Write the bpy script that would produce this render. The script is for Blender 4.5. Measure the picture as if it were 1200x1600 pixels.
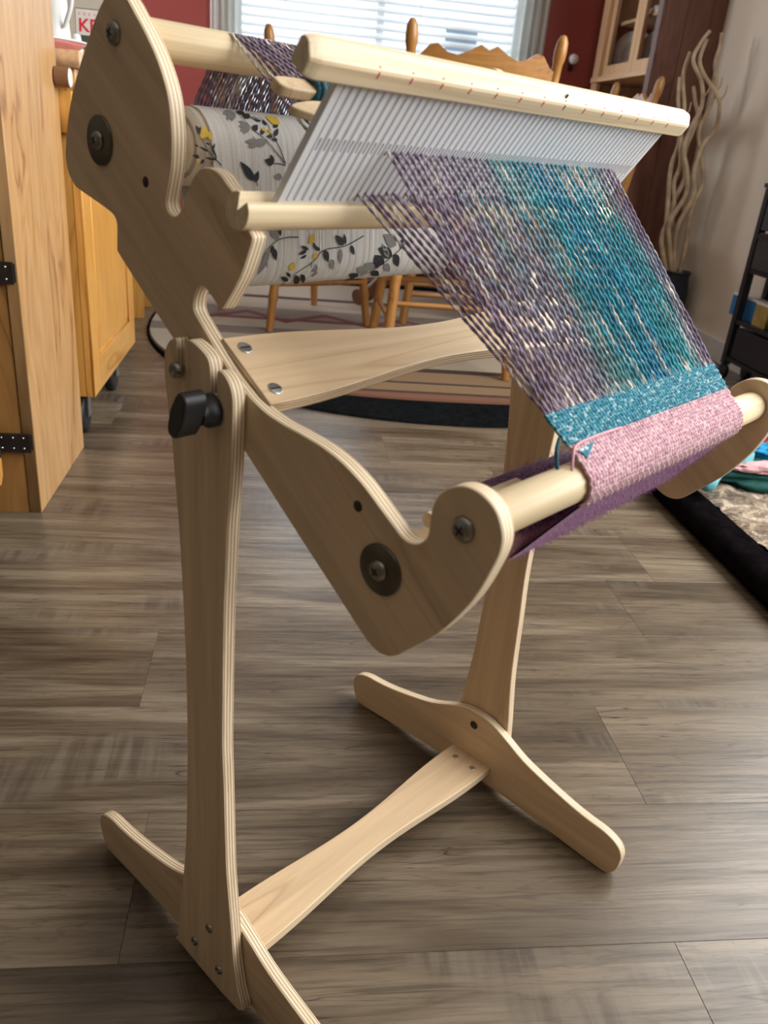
import bpy, bmesh, math, random
from mathutils import Vector, Matrix
for _o in list(bpy.data.objects):
    bpy.data.objects.remove(_o)
random.seed(7)
SC = bpy.context.scene
COL = SC.collection
PI = math.pi

# ------------------------------------------------------------------ camera
# world: z up, floor at z = 0, y = depth of the room, x = right; the loom stands turned by 40.4 degrees
CAM_POS = Vector((0.162, -0.646, 0.703))
cam = bpy.data.cameras.new('camera')
cam.sensor_fit = 'VERTICAL'
cam.sensor_height = 36.0
cam.lens = 28.4376
cam.clip_start = 0.02
cam.clip_end = 60
cam.dof.use_dof = True
cam.dof.focus_distance = 0.80
cam.dof.aperture_fstop = 11.0
cam_o = bpy.data.objects.new('camera', cam)
COL.objects.link(cam_o)
_r = Vector((0.991, -0.106, 0.086)).normalized()
_f = Vector((0.133, 0.899, -0.417)).normalized()
_u = _r.cross(_f).normalized()
_r = _f.cross(_u)
_m = Matrix((( _r.x, _u.x, -_f.x, CAM_POS.x), (_r.y, _u.y, -_f.y, CAM_POS.y), (_r.z, _u.z, -_f.z, CAM_POS.z), (0, 0, 0, 1)))
cam_o.matrix_world = _m
SC.camera = cam_o

# ------------------------------------------------------------------ world, daylight, exposure
w = bpy.data.worlds.new('sky')
SC.world = w
w.use_nodes = True
w.node_tree.nodes['Background'].inputs[0].default_value = (0.72, 0.87, 1.0, 1)
w.node_tree.nodes['Background'].inputs[1].default_value = 1.1


def area(name, loc, target, sx, sy, power, color):
    l = bpy.data.lights.new(name, 'AREA')
    l.shape = 'RECTANGLE'
    l.size = sx
    l.size_y = sy
    l.energy = power
    l.color = color
    o = bpy.data.objects.new(name, l)
    COL.objects.link(o)
    o.location = loc
    d = Vector(target) - Vector(loc)
    o.rotation_euler = d.to_track_quat('-Z', 'Y').to_euler()
    return o


# daylight standing in the windows (back wall; the big one on the right wall outside the frame; the left one is added to brighten the dining corner)
area('daylight_back_window', (0.62, 4.42, 1.42), (0.62, 0, 1.1), 1.7, 1.50, 17, (0.80, 0.91, 1.0))
area('daylight_right_window', (2.10, 0.10, 1.58), (0.2, 0.10, 0.5), 3.25, 1.60, 88, (1.0, 0.96, 0.90))
area('dining_fill_light', (-2.72, 3.60, 1.50), (1.8, 3.45, 1.0), 0.95, 1.15, 34, (0.97, 0.97, 1.0))
SC.view_settings.view_transform = 'Standard'
SC.view_settings.look = 'None'
SC.view_settings.gamma = 1.0
SC.view_settings.use_curve_mapping = False
SC.view_settings.exposure = 0.55

# ------------------------------------------------------------------ materials
MATS = {}


class NT:
    def __init__(s, name):
        m = bpy.data.materials.new(name)
        m.use_nodes = True
        s.m = m
        s.t = m.node_tree
        s.n = s.t.nodes
        s.b = s.n['Principled BSDF']
        MATS[name] = m

    def new(s, typ, **kw):
        n = s.n.new(typ)
        for k, v in kw.items():
            if k.startswith('_'):
                setattr(n, k[1:], v)
            else:
                n.inputs[k.replace('__', ' ')].default_value = v
        return n

    def link(s, a, b):
        s.t.links.new(a, b)

    def coord(s, kind='Object', scale=(1, 1, 1), rot=(0, 0, 0), loc=(0, 0, 0)):
        tc = s.new('ShaderNodeTexCoord')
        mp = s.new('ShaderNodeMapping')
        mp.inputs['Scale'].default_value = scale
        mp.inputs['Rotation'].default_value = rot
        mp.inputs['Location'].default_value = loc
        s.link(tc.outputs[kind], mp.inputs['Vector'])
        return mp.outputs[0]

    def ramp(s, fac, stops, interp='LINEAR'):
        r = s.new('ShaderNodeValToRGB')
        r.color_ramp.interpolation = interp
        e = r.color_ramp.elements
        while len(e) < len(stops):
            e.new(0.5)
        for i, (p, c) in enumerate(stops):
            e[i].position = p
            e[i].color = tuple(c) + (1,) if len(c) == 3 else c
        s.link(fac, r.inputs[0])
        return r.outputs[0]

    def noise(s, vec, scale, detail=3, rough=0.55, dist=0.0):
        n = s.new('ShaderNodeTexNoise')
        n.inputs['Scale'].default_value = scale
        n.inputs['Detail'].default_value = detail
        n.inputs['Roughness'].default_value = rough
        n.inputs['Distortion'].default_value = dist
        if vec is not None:
            s.link(vec, n.inputs['Vector'])
        return n.outputs['Fac']

    def mix(s, fac, a, b, blend='MIX'):
        n = s.new('ShaderNodeMix')
        n.data_type = 'RGBA'
        n.blend_type = blend
        for i, v in ((0, fac), (6, a), (7, b)):
            if isinstance(v, (int, float)):
                n.inputs[i].default_value = v
            elif isinstance(v, tuple):
                n.inputs[i].default_value = v + (1,) if len(v) == 3 else v
            else:
                s.link(v, n.inputs[i])
        return n.outputs[2]

    def math(s, op, a, b=None):
        n = s.new('ShaderNodeMath')
        n.operation = op
        for i, v in ((0, a), (1, b)):
            if v is None:
                continue
            if isinstance(v, (int, float)):
                n.inputs[i].default_value = v
            else:
                s.link(v, n.inputs[i])
        return n.outputs[0]

    def bump(s, h, strength, dist=0.001):
        n = s.new('ShaderNodeBump')
        n.inputs['Strength'].default_value = strength
        n.inputs['Distance'].default_value = dist
        s.link(h, n.inputs['Height'])
        s.link(n.outputs[0], s.b.inputs['Normal'])

    def base(s, c):
        if isinstance(c, tuple):
            s.b.inputs['Base Color'].default_value = c + (1,)
        else:
            s.link(c, s.b.inputs['Base Color'])

    def rough(s, r):
        if isinstance(r, (int, float)):
            s.b.inputs['Roughness'].default_value = r
        else:
            s.link(r, s.b.inputs['Roughness'])


def plain(name, c, rough=0.5, metal=0.0, var=0.12, scale=30, spec=0.5, sheen=0.0, bump=0.0, emit=None):
    k = NT(name)
    v = k.coord('Object')
    f = k.noise(v, scale)
    lo = tuple(max(0, x * (1 - var)) for x in c)
    hi = tuple(min(1, x * (1 + var)) for x in c)
    k.base(k.ramp(f, [(0.3, lo), (0.7, hi)]))
    k.rough(rough)
    k.b.inputs['Metallic'].default_value = metal
    k.b.inputs['Specular IOR Level'].default_value = spec
    if sheen:
        k.b.inputs['Sheen Weight'].default_value = sheen
    if bump:
        k.bump(k.noise(v, scale * 6), bump, 0.002)
    if emit:
        k.b.inputs['Emission Color'].default_value = emit[0] + (1,)
        k.b.inputs['Emission Strength'].default_value = emit[1]
    return k.m


def wood(name, light, mid, dark, along=(0, 1, 0), rough=0.45, rings=9.0, streak=60.0, spec=0.4, dist=2.0, knots=0.0):
    """grain runs along the given object axis direction"""
    k = NT(name)
    a = Vector(along).normalized()
    q = a.to_track_quat('X', 'Z').inverted().to_euler()
    tc = k.new('ShaderNodeTexCoord')
    oi = k.new('ShaderNodeObjectInfo')
    vr = k.new('ShaderNodeVectorRotate')
    vr.rotation_type = 'EULER_XYZ'
    vr.inputs['Rotation'].default_value = q
    k.link(tc.outputs['Object'], vr.inputs['Vector'])
    ad = k.new('ShaderNodeVectorMath')
    ad.operation = 'MULTIPLY_ADD'
    cx = k.new('ShaderNodeCombineXYZ')
    k.link(oi.outputs['Random'], cx.inputs[0])
    k.link(oi.outputs['Random'], cx.inputs[1])
    k.link(oi.outputs['Random'], cx.inputs[2])
    ad.inputs[1].default_value = (7, 3, 5)
    k.link(cx.outputs[0], ad.inputs[0])
    k.link(vr.outputs[0], ad.inputs[2])
    mp = k.new('ShaderNodeMapping')
    mp.inputs['Scale'].default_value = (1.0, rings, rings)
    k.link(ad.outputs[0], mp.inputs['Vector'])
    broad = k.noise(mp.outputs[0], 1.6, 2, 0.5, dist)
    band = k.math('PINGPONG', k.math('MULTIPLY', broad, 6.0), 1.0)
    mp2 = k.new('ShaderNodeMapping')
    mp2.inputs['Scale'].default_value = (2.0, streak, streak)
    k.link(ad.outputs[0], mp2.inputs['Vector'])
    fine = k.noise(mp2.outputs[0], 2.0, 3, 0.6)
    c1 = k.ramp(band, [(0.0, dark), (0.12, mid), (0.6, light), (1.0, mid)])
    c2 = k.ramp(fine, [(0.3, (0.72, 0.72, 0.72)), (0.62, (1, 1, 1))])
    c = k.mix(0.75, c1, c2, 'MULTIPLY')
    if knots:
        kn = k.new('ShaderNodeTexVoronoi')
        kn.inputs['Scale'].default_value = 5.0
        mp3 = k.new('ShaderNodeMapping')
        mp3.inputs['Scale'].default_value = (0.6, 1.6, 1.6)
        k.link(ad.outputs[0], mp3.inputs['Vector'])
        k.link(mp3.outputs[0], kn.inputs['Vector'])
        kf = k.ramp(kn.outputs['Distance'], [(0.02, (1, 1, 1)), (0.09, (0, 0, 0))])
        c = k.mix(k.math('MULTIPLY', kf, knots), c, tuple(x * 0.25 for x in dark))
    k.base(c)
    k.rough(rough)
    k.b.inputs['Specular IOR Level'].default_value = spec
    k.bump(fine, 0.15, 0.0006)
    return k.m


ARM = (0, -0.81, -0.58)
for nm, al in (('maple_panel', ARM), ('maple_x', (1, 0, 0)), ('maple_y', (0, 1, 0)), ('maple_z', (0, 0, 1))):
    wood(nm, (0.74, 0.545, 0.345), (0.725, 0.53, 0.333), (0.62, 0.42, 0.25), al, 0.42, 10, 45, 0.35, 1.2)
wood('birch_dowel', (0.82, 0.67, 0.44), (0.80, 0.64, 0.41), (0.72, 0.56, 0.34), (1, 0, 0), 0.40, 40, 120, 0.4, 0.6)
wood('heddle_wood', (0.80, 0.66, 0.45), (0.76, 0.61, 0.40), (0.66, 0.50, 0.32), (1, 0, 0), 0.42, 30, 90, 0.4, 0.8)
wood('stick_wood', (0.62, 0.47, 0.30), (0.58, 0.43, 0.27), (0.48, 0.34, 0.20), (1, 0, 0), 0.45, 30, 90, 0.4, 0.8)


def plies(name, step):
    k = NT(name)
    tc = k.new('ShaderNodeTexCoord')
    sp = k.new('ShaderNodeSeparateXYZ')
    k.link(tc.outputs['Object'], sp.inputs[0])
    nz = k.noise(k.coord('Object', (8, 18, 18)), 1.0, 2)
    x = k.math('ADD', sp.outputs[0], k.math('MULTIPLY', nz, 0.0004))
    fr = k.math('FRACT', k.math('MULTIPLY', x, 1.0 / step))
    c = k.ramp(fr, [(0.0, (0.86, 0.73, 0.53)), (0.40, (0.88, 0.76, 0.57)), (0.50, (0.34, 0.20, 0.10)), (0.64, (0.27, 0.155, 0.08)),
                    (0.72, (0.74, 0.58, 0.38)), (1.0, (0.80, 0.66, 0.46))])
    streak = k.noise(k.coord('Object', (900, 25, 25)), 1.0, 2)
    c = k.mix(0.6, c, k.ramp(streak, [(0.35, (0.70, 0.64, 0.58)), (0.6, (1, 1, 1))]), 'MULTIPLY')
    k.base(c)
    k.rough(0.55)
    return k.m


plies('plywood_edge', 0.0026)

plain('steel', (0.55, 0.54, 0.52), 0.28, 1.0, 0.1)
plain('dark_steel', (0.30, 0.29, 0.26), 0.30, 1.0, 0.15)
plain('bronze_washer', (0.15, 0.135, 0.105), 0.33, 1.0, 0.12)
plain('zinc', (0.58, 0.60, 0.62), 0.30, 1.0, 0.08)
plain('black_plastic', (0.012, 0.013, 0.015), 0.32, 0, 0.2, 300, 0.5, 0, 0.25)
def translucent_plastic(name, c, amount):
    k = NT(name)
    k.base(k.ramp(k.noise(k.coord('Object'), 20), [(0.3, tuple(x * 0.97 for x in c)), (0.7, c)]))
    k.rough(0.35)
    tr = k.new('ShaderNodeBsdfTranslucent')
    tr.inputs['Color'].default_value = c + (1,)
    mx = k.new('ShaderNodeMixShader')
    mx.inputs[0].default_value = amount
    k.link(k.b.outputs[0], mx.inputs[1])
    k.link(tr.outputs[0], mx.inputs[2])
    out = [x for x in k.n if x.type == 'OUTPUT_MATERIAL'][0]
    k.link(mx.outputs[0], out.inputs[0])


translucent_plastic('reed_plastic', (0.84, 0.86, 0.90), 0.06)
plain('tick_red', (0.80, 0.10, 0.12), 0.6, 0, 0.05)
plain('tick_dark', (0.10, 0.08, 0.14), 0.6, 0, 0.05)
plain('hole_shade', (0.05, 0.03, 0.02), 0.9, 0, 0.1)
plain('cord', (0.82, 0.78, 0.68), 0.85, 0, 0.15, 200)
plain('print_black', (0.02, 0.024, 0.03), 0.7, 0, 0.1)
plain('print_grey', (0.27, 0.27, 0.27), 0.7, 0, 0.1)
plain('print_yellow', (0.75, 0.52, 0.06), 0.7, 0, 0.1)
plain('yarn_teal', (0.012, 0.19, 0.28), 0.9, 0, 0.45, 400, 0.2, 0.3)
plain('yarn_pink', (0.66, 0.34, 0.40), 0.9, 0, 0.25, 400, 0.2, 0.3)
plain('yarn_dark_teal', (0.008, 0.07, 0.11), 0.9, 0, 0.6, 500, 0.2, 0.3)
plain('lilac_fuzz', (0.38, 0.16, 0.35), 0.95, 0, 0.35, 260, 0.05, 0.3, 0.5)

# wall paints etc.
plain('red_paint', (0.30, 0.052, 0.044), 0.55, 0, 0.05, 4)
plain('beige_paint', (0.74, 0.67, 0.56), 0.65, 0, 0.03, 3)
plain('taupe_paint', (0.20, 0.165, 0.13), 0.65, 0, 0.03, 3)
plain('sticker_grey', (0.30, 0.36, 0.42), 0.5, 0, 0.05)
plain('ceiling_paint', (0.80, 0.78, 0.74), 0.8, 0, 0.02, 3)
plain('white_trim', (0.72, 0.71, 0.68), 0.45, 0, 0.03, 6)
plain('white_plastic', (0.78, 0.80, 0.80), 0.35, 0, 0.03)
plain('blind_slat', (0.78, 0.80, 0.82), 0.5, 0, 0.03)
plain('black_iron', (0.030, 0.022, 0.018), 0.5, 0.3, 0.3, 40)
plain('black_metal', (0.015, 0.017, 0.022), 0.35, 0.2, 0.2)
plain('cart_black', (0.016, 0.019, 0.026), 0.38, 0, 0.2)
plain('drawer_grey', (0.045, 0.052, 0.062), 0.4, 0, 0.2)
plain('vase_black', (0.010, 0.014, 0.026), 0.35, 0, 0.2)
plain('rubber', (0.015, 0.015, 0.016), 0.5, 0, 0.1)
plain('branch', (0.44, 0.33, 0.22), 0.7, 0, 0.3, 20)
plain('box_blue', (0.03, 0.17, 0.45), 0.4, 0, 0.1)
plain('box_gold', (0.42, 0.32, 0.09), 0.45, 0, 0.2)
plain('white_card', (0.8, 0.8, 0.78), 0.5, 0, 0.03)
plain('fabric_teal', (0.13, 0.50, 0.58), 0.9, 0, 0.2, 60, 0.2, 0.3, 0.3)
plain('fabric_dark_green', (0.01, 0.085, 0.075), 0.9, 0, 0.3, 50, 0.2, 0.3, 0.3)
plain('fabric_red', (0.55, 0.03, 0.06), 0.9, 0, 0.3, 60, 0.2, 0.2, 0.3)
plain('fabric_rose', (0.72, 0.42, 0.45), 0.9, 0, 0.25, 60, 0.2, 0.2, 0.3)
plain('fabric_blue', (0.02, 0.30, 0.60), 0.9, 0, 0.25, 60, 0.2, 0.2, 0.3)
plain('fabric_white', (0.76, 0.72, 0.68), 0.9, 0, 0.1, 40, 0.2, 0.3, 0.3)
plain('fabric_black', (0.006, 0.005, 0.006), 1.0, 0, 0.4, 50, 0.0, 0.0, 0.3)
plain('china_white', (0.74, 0.74, 0.72), 0.25, 0, 0.03)
plain('china_blue', (0.10, 0.22, 0.30), 0.3, 0, 0.2)
plain('bowl_pink', (0.60, 0.22, 0.22), 0.3, 0, 0.12)
plain('grey_ceramic', (0.42, 0.40, 0.37), 0.4, 0, 0.08)
plain('hutch_back', (0.11, 0.10, 0.13), 0.7, 0, 0.1)
plain('book_cover', (0.74, 0.70, 0.66), 0.35, 0, 0.05)
plain('book_red', (0.66, 0.03, 0.05), 0.35, 0, 0.05)
plain('book_leaf', (0.06, 0.09, 0.07), 0.4, 0, 0.3)
plain('book_yellow', (0.80, 0.60, 0.02), 0.4, 0, 0.1)
plain('slab', (0.05, 0.040, 0.030), 0.9, 0, 0.1)
plain('rug_black', (0.008, 0.009, 0.010), 1.0, 0, 0.35, 60, 0.0, 0.0, 0.4)

wood('pine', (0.54, 0.32, 0.145), (0.48, 0.265, 0.105), (0.31, 0.145, 0.055), (0, 0, 1), 0.42, 5, 30, 0.5, 1.5, 0.9)
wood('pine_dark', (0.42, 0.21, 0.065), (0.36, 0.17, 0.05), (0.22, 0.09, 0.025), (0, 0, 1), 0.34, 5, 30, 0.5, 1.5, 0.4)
wood('honey', (0.70, 0.36, 0.085), (0.64, 0.31, 0.07), (0.52, 0.23, 0.05), (0, 0, 1), 0.32, 6, 30, 0.5, 1.2)
wood('honey_y', (0.66, 0.36, 0.10), (0.60, 0.31, 0.08), (0.48, 0.22, 0.05), (0, 1, 0), 0.32, 6, 30, 0.5, 1.2)
wood('oak', (0.42, 0.20, 0.055), (0.37, 0.17, 0.045), (0.25, 0.10, 0.025), (0, 0, 1), 0.32, 12, 60, 0.5, 1.0)
wood('oak_x', (0.42, 0.20, 0.055), (0.37, 0.17, 0.045), (0.25, 0.10, 0.025), (1, 0, 0), 0.32, 12, 60, 0.5, 1.0)
wood('walnut', (0.15, 0.06, 0.03), (0.12, 0.045, 0.022), (0.07, 0.025, 0.012), (0, 0, 1), 0.35, 8, 50, 0.5, 1.0)
wood('cedar_dark', (0.155, 0.062, 0.038), (0.125, 0.048, 0.030), (0.070, 0.026, 0.017), (0, 0, 1), 0.5, 4, 30, 0.3, 1.2, 0.6)
wood('hutch_pine', (0.74, 0.49, 0.29), (0.70, 0.45, 0.25), (0.58, 0.34, 0.17), (0, 0, 1), 0.4, 8, 40, 0.4, 1.0)
wood('hutch_pine_y', (0.74, 0.50, 0.30), (0.70, 0.46, 0.26), (0.58, 0.34, 0.17), (0, 1, 0), 0.4, 8, 40, 0.4, 1.0)
wood('dark_round', (0.24, 0.12, 0.06), (0.20, 0.10, 0.05), (0.12, 0.055, 0.03), (1, 0, 0), 0.4, 20, 60, 0.4, 1.0)


def plank_material():
    k = NT('plank')
    tc = k.new('ShaderNodeTexCoord')
    oi = k.new('ShaderNodeObjectInfo')
    cx = k.new('ShaderNodeCombineXYZ')
    for i in range(3):
        k.link(oi.outputs['Random'], cx.inputs[i])
    ad = k.new('ShaderNodeVectorMath')
    ad.operation = 'MULTIPLY_ADD'
    ad.inputs[1].default_value = (31, 17, 9)
    k.link(cx.outputs[0], ad.inputs[0])
    k.link(tc.outputs['Object'], ad.inputs[2])

    def mapped(sc):
        mp = k.new('ShaderNodeMapping')
        mp.inputs['Scale'].default_value = sc
        k.link(ad.outputs[0], mp.inputs['Vector'])
        return mp.outputs[0]
    broad = k.noise(mapped((1.2, 9, 1)), 1.4, 3, 0.6, 0.8)
    fine = k.noise(mapped((6, 150, 1)), 1.0, 4, 0.65, 0.4)
    ring = k.noise(mapped((2.4, 26, 1)), 1.3, 2, 0.5, 2.5)
    ringf = k.math('PINGPONG', k.math('MULTIPLY', ring, 9.0), 1.0)
    saw = k.noise(mapped((75, 5, 1)), 1.0, 2, 0.5, 0.6)
    sawmask = k.ramp(k.noise(mapped((2.2, 6, 1)), 1.7, 1), [(0.59, (0, 0, 0)), (0.68, (1, 1, 1))])
    c = k.ramp(broad, [(0.25, (0.055, 0.039, 0.025)), (0.42, (0.120, 0.090, 0.061)), (0.58, (0.190, 0.150, 0.107)), (0.78, (0.280, 0.228, 0.168))])
    c = k.mix(0.80, c, k.ramp(fine, [(0.28, (0.30, 0.27, 0.23)), (0.52, (1, 1, 1)), (0.75, (1.25, 1.22, 1.18))]), 'MULTIPLY')
    c = k.mix(0.60, c, k.ramp(ringf, [(0.0, (0.55, 0.52, 0.48)), (0.25, (1, 1, 1))]), 'MULTIPLY')
    c = k.mix(k.math('MULTIPLY', sawmask, 0.55), c, k.ramp(saw, [(0.40, (0.060, 0.046, 0.036)), (0.60, (0.165, 0.138, 0.108))]))
    cr = k.noise(mapped((1.6, 34, 1)), 1.1, 2, 0.4, 1.4)
    cm = k.ramp(k.math('ABSOLUTE', k.math('SUBTRACT', cr, 0.5)), [(0.0, (1, 1, 1)), (0.006, (0, 0, 0))])
    cmask = k.ramp(k.noise(mapped((1.3, 7, 1)), 1.9, 1), [(0.48, (0, 0, 0)), (0.55, (1, 1, 1))])
    c = k.mix(k.math('MULTIPLY', cm, cmask), c, (0.03, 0.022, 0.016))
    tone = k.ramp(oi.outputs['Random'], [(0.0, (0.82, 0.80, 0.78)), (0.5, (1, 1, 1)), (1.0, (1.14, 1.12, 1.08))])
    c = k.mix(1.0, c, tone, 'MULTIPLY')
    k.base(c)
    k.rough(k.ramp(fine, [(0.3, (0.36, 0.36, 0.36)), (0.7, (0.23, 0.23, 0.23))]))
    k.b.inputs['Specular IOR Level'].default_value = 0.5
    k.bump(fine, 0.25, 0.0008)


plank_material()


def yarn_material(name, kind):
    """variegated hand-dyed warp: purple-grey at the sides, teal and blue in the middle, undyed flecks"""
    k = NT(name)
    tc = k.new('ShaderNodeTexCoord')
    sp = k.new('ShaderNodeSeparateXYZ')
    k.link(tc.outputs['Object'], sp.inputs[0])
    n1 = k.noise(k.coord('Object', (30, 9, 9)), 1.0, 2, 0.5)
    x = k.math('ADD', sp.outputs[0], k.math('MULTIPLY', k.math('SUBTRACT', n1, 0.5), 0.13))
    xf = k.math('DIVIDE', k.math('SUBTRACT', x, 0.075), 0.262)
    c = k.ramp(xf, [(0.0, (0.22, 0.16, 0.24)), (0.16, (0.29, 0.22, 0.31)), (0.30, (0.30, 0.28, 0.36)), (0.40, (0.15, 0.34, 0.36)),
                    (0.52, (0.04, 0.30, 0.39)), (0.66, (0.018, 0.24, 0.40)), (0.78, (0.06, 0.36, 0.41)), (0.90, (0.25, 0.28, 0.36)), (1.0, (0.24, 0.18, 0.27))])
    n2 = k.noise(k.coord('Object', (240, 22, 22), loc=(3, 1, 2)), 1.0, 2, 0.5)
    c = k.mix(k.ramp(n2, [(0.57, (0, 0, 0)), (0.66, (1, 1, 1))]), c, (0.72, 0.67, 0.60))
    n3 = k.noise(k.coord('Object', (300, 60, 60), loc=(7, 4, 5)), 1.0, 2, 0.6)
    c = k.mix(0.8, c, k.ramp(n3, [(0.30, (0.35, 0.34, 0.40)), (0.55, (1, 1, 1)), (0.72, (1.5, 1.5, 1.5))]), 'MULTIPLY')
    k.base(c)
    k.rough(0.85)
    k.b.inputs['Sheen Weight'].default_value = 0.25
    k.b.inputs['Specular IOR Level'].default_value = 0.25


yarn_material('warp_yarn', 0)


def cloth_material(name, weft_stops, warp_mix, nscale=(170, 520, 520)):
    """weft or warp shown by the colour attribute 'over' (1 = weft on top)"""
    k = NT(name)
    at = k.new('ShaderNodeAttribute')
    at.attribute_name = 'over'
    n = k.noise(k.coord('Object', nscale), 1.0, 2, 0.55)
    weft = k.ramp(n, weft_stops)
    n2 = k.noise(k.coord('Object', (330, 330, 330), loc=(4, 2, 1)), 1.0, 2, 0.5)
    warp = k.ramp(n2, warp_mix)
    c = k.mix(at.outputs['Fac'], warp, weft)
    k.base(c)
    k.rough(0.9)
    k.b.inputs['Sheen Weight'].default_value = 0.25
    k.b.inputs['Specular IOR Level'].default_value = 0.2


cloth_material('cloth_teal', [(0.30, (0.004, 0.07, 0.12)), (0.48, (0.012, 0.19, 0.28)), (0.58, (0.04, 0.28, 0.37)), (0.68, (0.55, 0.66, 0.62))],
               [(0.35, (0.004, 0.06, 0.11)), (0.56, (0.03, 0.23, 0.32)), (0.68, (0.60, 0.64, 0.60))])
cloth_material('cloth_pink', [(0.30, (0.46, 0.22, 0.29)), (0.46, (0.62, 0.33, 0.39)), (0.62, (0.72, 0.45, 0.49)), (0.76, (0.80, 0.64, 0.64))],
               [(0.30, (0.13, 0.09, 0.16)), (0.46, (0.44, 0.24, 0.31)), (0.64, (0.74, 0.60, 0.60)), (0.8, (0.25, 0.25, 0.36))])


def roll_material():
    k = NT('cloth_roll')
    tc = k.new('ShaderNodeTexCoord')
    sp = k.new('ShaderNodeSeparateXYZ')
    k.link(tc.outputs['Object'], sp.inputs[0])
    n = k.noise(k.coord('Object', (420, 420, 420)), 1.0, 2, 0.6)
    purple = k.ramp(n, [(0.34, (0.045, 0.018, 0.06)), (0.55, (0.17, 0.07, 0.20)), (0.72, (0.34, 0.18, 0.37))])
    lilac = k.ramp(n, [(0.34, (0.42, 0.20, 0.36)), (0.60, (0.58, 0.33, 0.50)), (0.75, (0.70, 0.48, 0.60))])
    zz = k.math('ADD', sp.outputs[2], k.math('MULTIPLY', n, 0.004))
    f = k.ramp(k.math('MULTIPLY', k.math('SUBTRACT', zz, 0.470), 25.0), [(0.45, (0, 0, 0)), (0.60, (1, 1, 1))])
    k.base(k.mix(f, lilac, purple))
    k.rough(0.95)
    k.b.inputs['Sheen Weight'].default_value = 0.5
    k.bump(n, 0.6, 0.002)


roll_material()


def paper_material():
    k = NT('paper')
    n = k.noise(k.coord('Object', (160, 6, 6)), 1.0, 2, 0.5, 0.3)
    n2 = k.noise(k.coord('Object', (1, 1, 1)), 900, 2)
    k.base(k.ramp(n2, [(0.3, (0.70, 0.69, 0.67)), (0.7, (0.78, 0.77, 0.75))]))
    k.rough(0.6)
    k.bump(n, 0.7, 0.003)


paper_material()


def rug_material():
    k = NT('rug_weave')
    tc = k.new('ShaderNodeTexCoord')
    sp = k.new('ShaderNodeSeparateXYZ')
    k.link(tc.outputs['Object'], sp.inputs[0])
    n = k.noise(k.coord('Object', (60, 60, 60)), 1.0, 2)
    zig = k.math('PINGPONG', k.math('MULTIPLY', sp.outputs[0], 1.0), 0.16)
    y = k.math('ADD', sp.outputs[1], k.math('MULTIPLY', k.math('SUBTRACT', n, 0.5), 0.006))
    cream = (0.40, 0.335, 0.26)
    tan = (0.22, 0.14, 0.075)
    dk = (0.045, 0.024, 0.018)
    rust = (0.17, 0.075, 0.045)
    c = k.ramp(k.math('DIVIDE', y, 1.90), [
        (0.0, rust), (0.020, rust), (0.024, dk), (0.036, tan), (0.075, (0.27, 0.18, 0.10)), (0.080, dk), (0.092, tan),
        (0.150, (0.27, 0.18, 0.10)), (0.156, dk), (0.175, dk), (0.18, cream), (0.36, cream), (0.37, (0.19, 0.15, 0.13)), (0.42, (0.17, 0.14, 0.12)),
        (0.43, cream), (0.50, cream), (0.505, (0.17, 0.05, 0.045)), (0.525, (0.17, 0.05, 0.045)), (0.53, (0.22, 0.18, 0.15)), (0.62, (0.22, 0.18, 0.15)),
        (0.63, cream), (0.74, cream), (0.75, dk), (0.77, dk), (0.78, cream), (1.0, tan)], 'CONSTANT')
    fld = k.math('ADD', y, zig)
    dia = k.ramp(k.math('DIVIDE', fld, 1.90), [(0.0, (0, 0, 0)), (0.565, (0, 0, 0)), (0.570, (1, 1, 1)), (0.595, (1, 1, 1)), (0.60, (0, 0, 0))], 'CONSTANT')
    c = k.mix(dia, c, (0.18, 0.055, 0.05))
    k.base(c)
    k.rough(0.95)
    k.bump(k.noise(k.coord('Object', (400, 400, 400)), 1.0), 0.4, 0.003)


rug_material()


def fleece_material():
    k = NT('fleece')
    n = k.noise(k.coord('Object', (26, 26, 26)), 1.0, 3, 0.6, 1.0)
    k.base(k.ramp(n, [(0.36, (0.07, 0.038, 0.02)), (0.52, (0.30, 0.21, 0.13)), (0.66, (0.62, 0.53, 0.41))]))
    k.rough(0.95)
    k.b.inputs['Sheen Weight'].default_value = 0.4
    k.bump(k.noise(k.coord('Object', (120, 120, 120)), 1.0, 2), 0.8, 0.01)


fleece_material()


def curtain_material():
    k = NT('sheer')
    n = k.noise(k.coord('Object', (40, 1, 12)), 1.0, 2, 0.6)
    k.base(k.ramp(n, [(0.35, (0.78, 0.80, 0.78)), (0.65, (0.90, 0.91, 0.89))]))
    k.rough(0.8)
    k.b.inputs['Transmission Weight'].default_value = 0.0
    tr = k.new('ShaderNodeBsdfTranslucent')
    tr.inputs["Color"].default_value = (0.9, 0.92, 0.9, 1)
    mx = k.new('ShaderNodeMixShader')
    mx.inputs[0].default_value = 0.75
    k.link(k.b.outputs[0], mx.inputs[1])
    k.link(tr.outputs[0], mx.inputs[2])
    out = [x for x in k.n if x.type == 'OUTPUT_MATERIAL'][0]
    k.link(mx.outputs[0], out.inputs[0])


curtain_material()


def glass_material():
    k = NT('glass')
    k.n.remove(k.b)
    t = k.new('ShaderNodeBsdfTransparent')
    g = k.new('ShaderNodeBsdfGlossy')
    g.inputs['Roughness'].default_value = 0.03
    fr = k.new('ShaderNodeFresnel')
    fr.inputs[0].default_value = 1.5
    mx = k.new('ShaderNodeMixShader')
    ge = k.new('ShaderNodeNewGeometry')
    k.link(k.math('MULTIPLY', fr.outputs[0], k.math('SUBTRACT', 1.0, ge.outputs['Backfacing'])), mx.inputs[0])
    k.link(t.outputs[0], mx.inputs[1])
    k.link(g.outputs[0], mx.inputs[2])
    out = [x for x in k.n if x.type == 'OUTPUT_MATERIAL'][0]
    k.link(mx.outputs[0], out.inputs[0])


glass_material()

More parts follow.
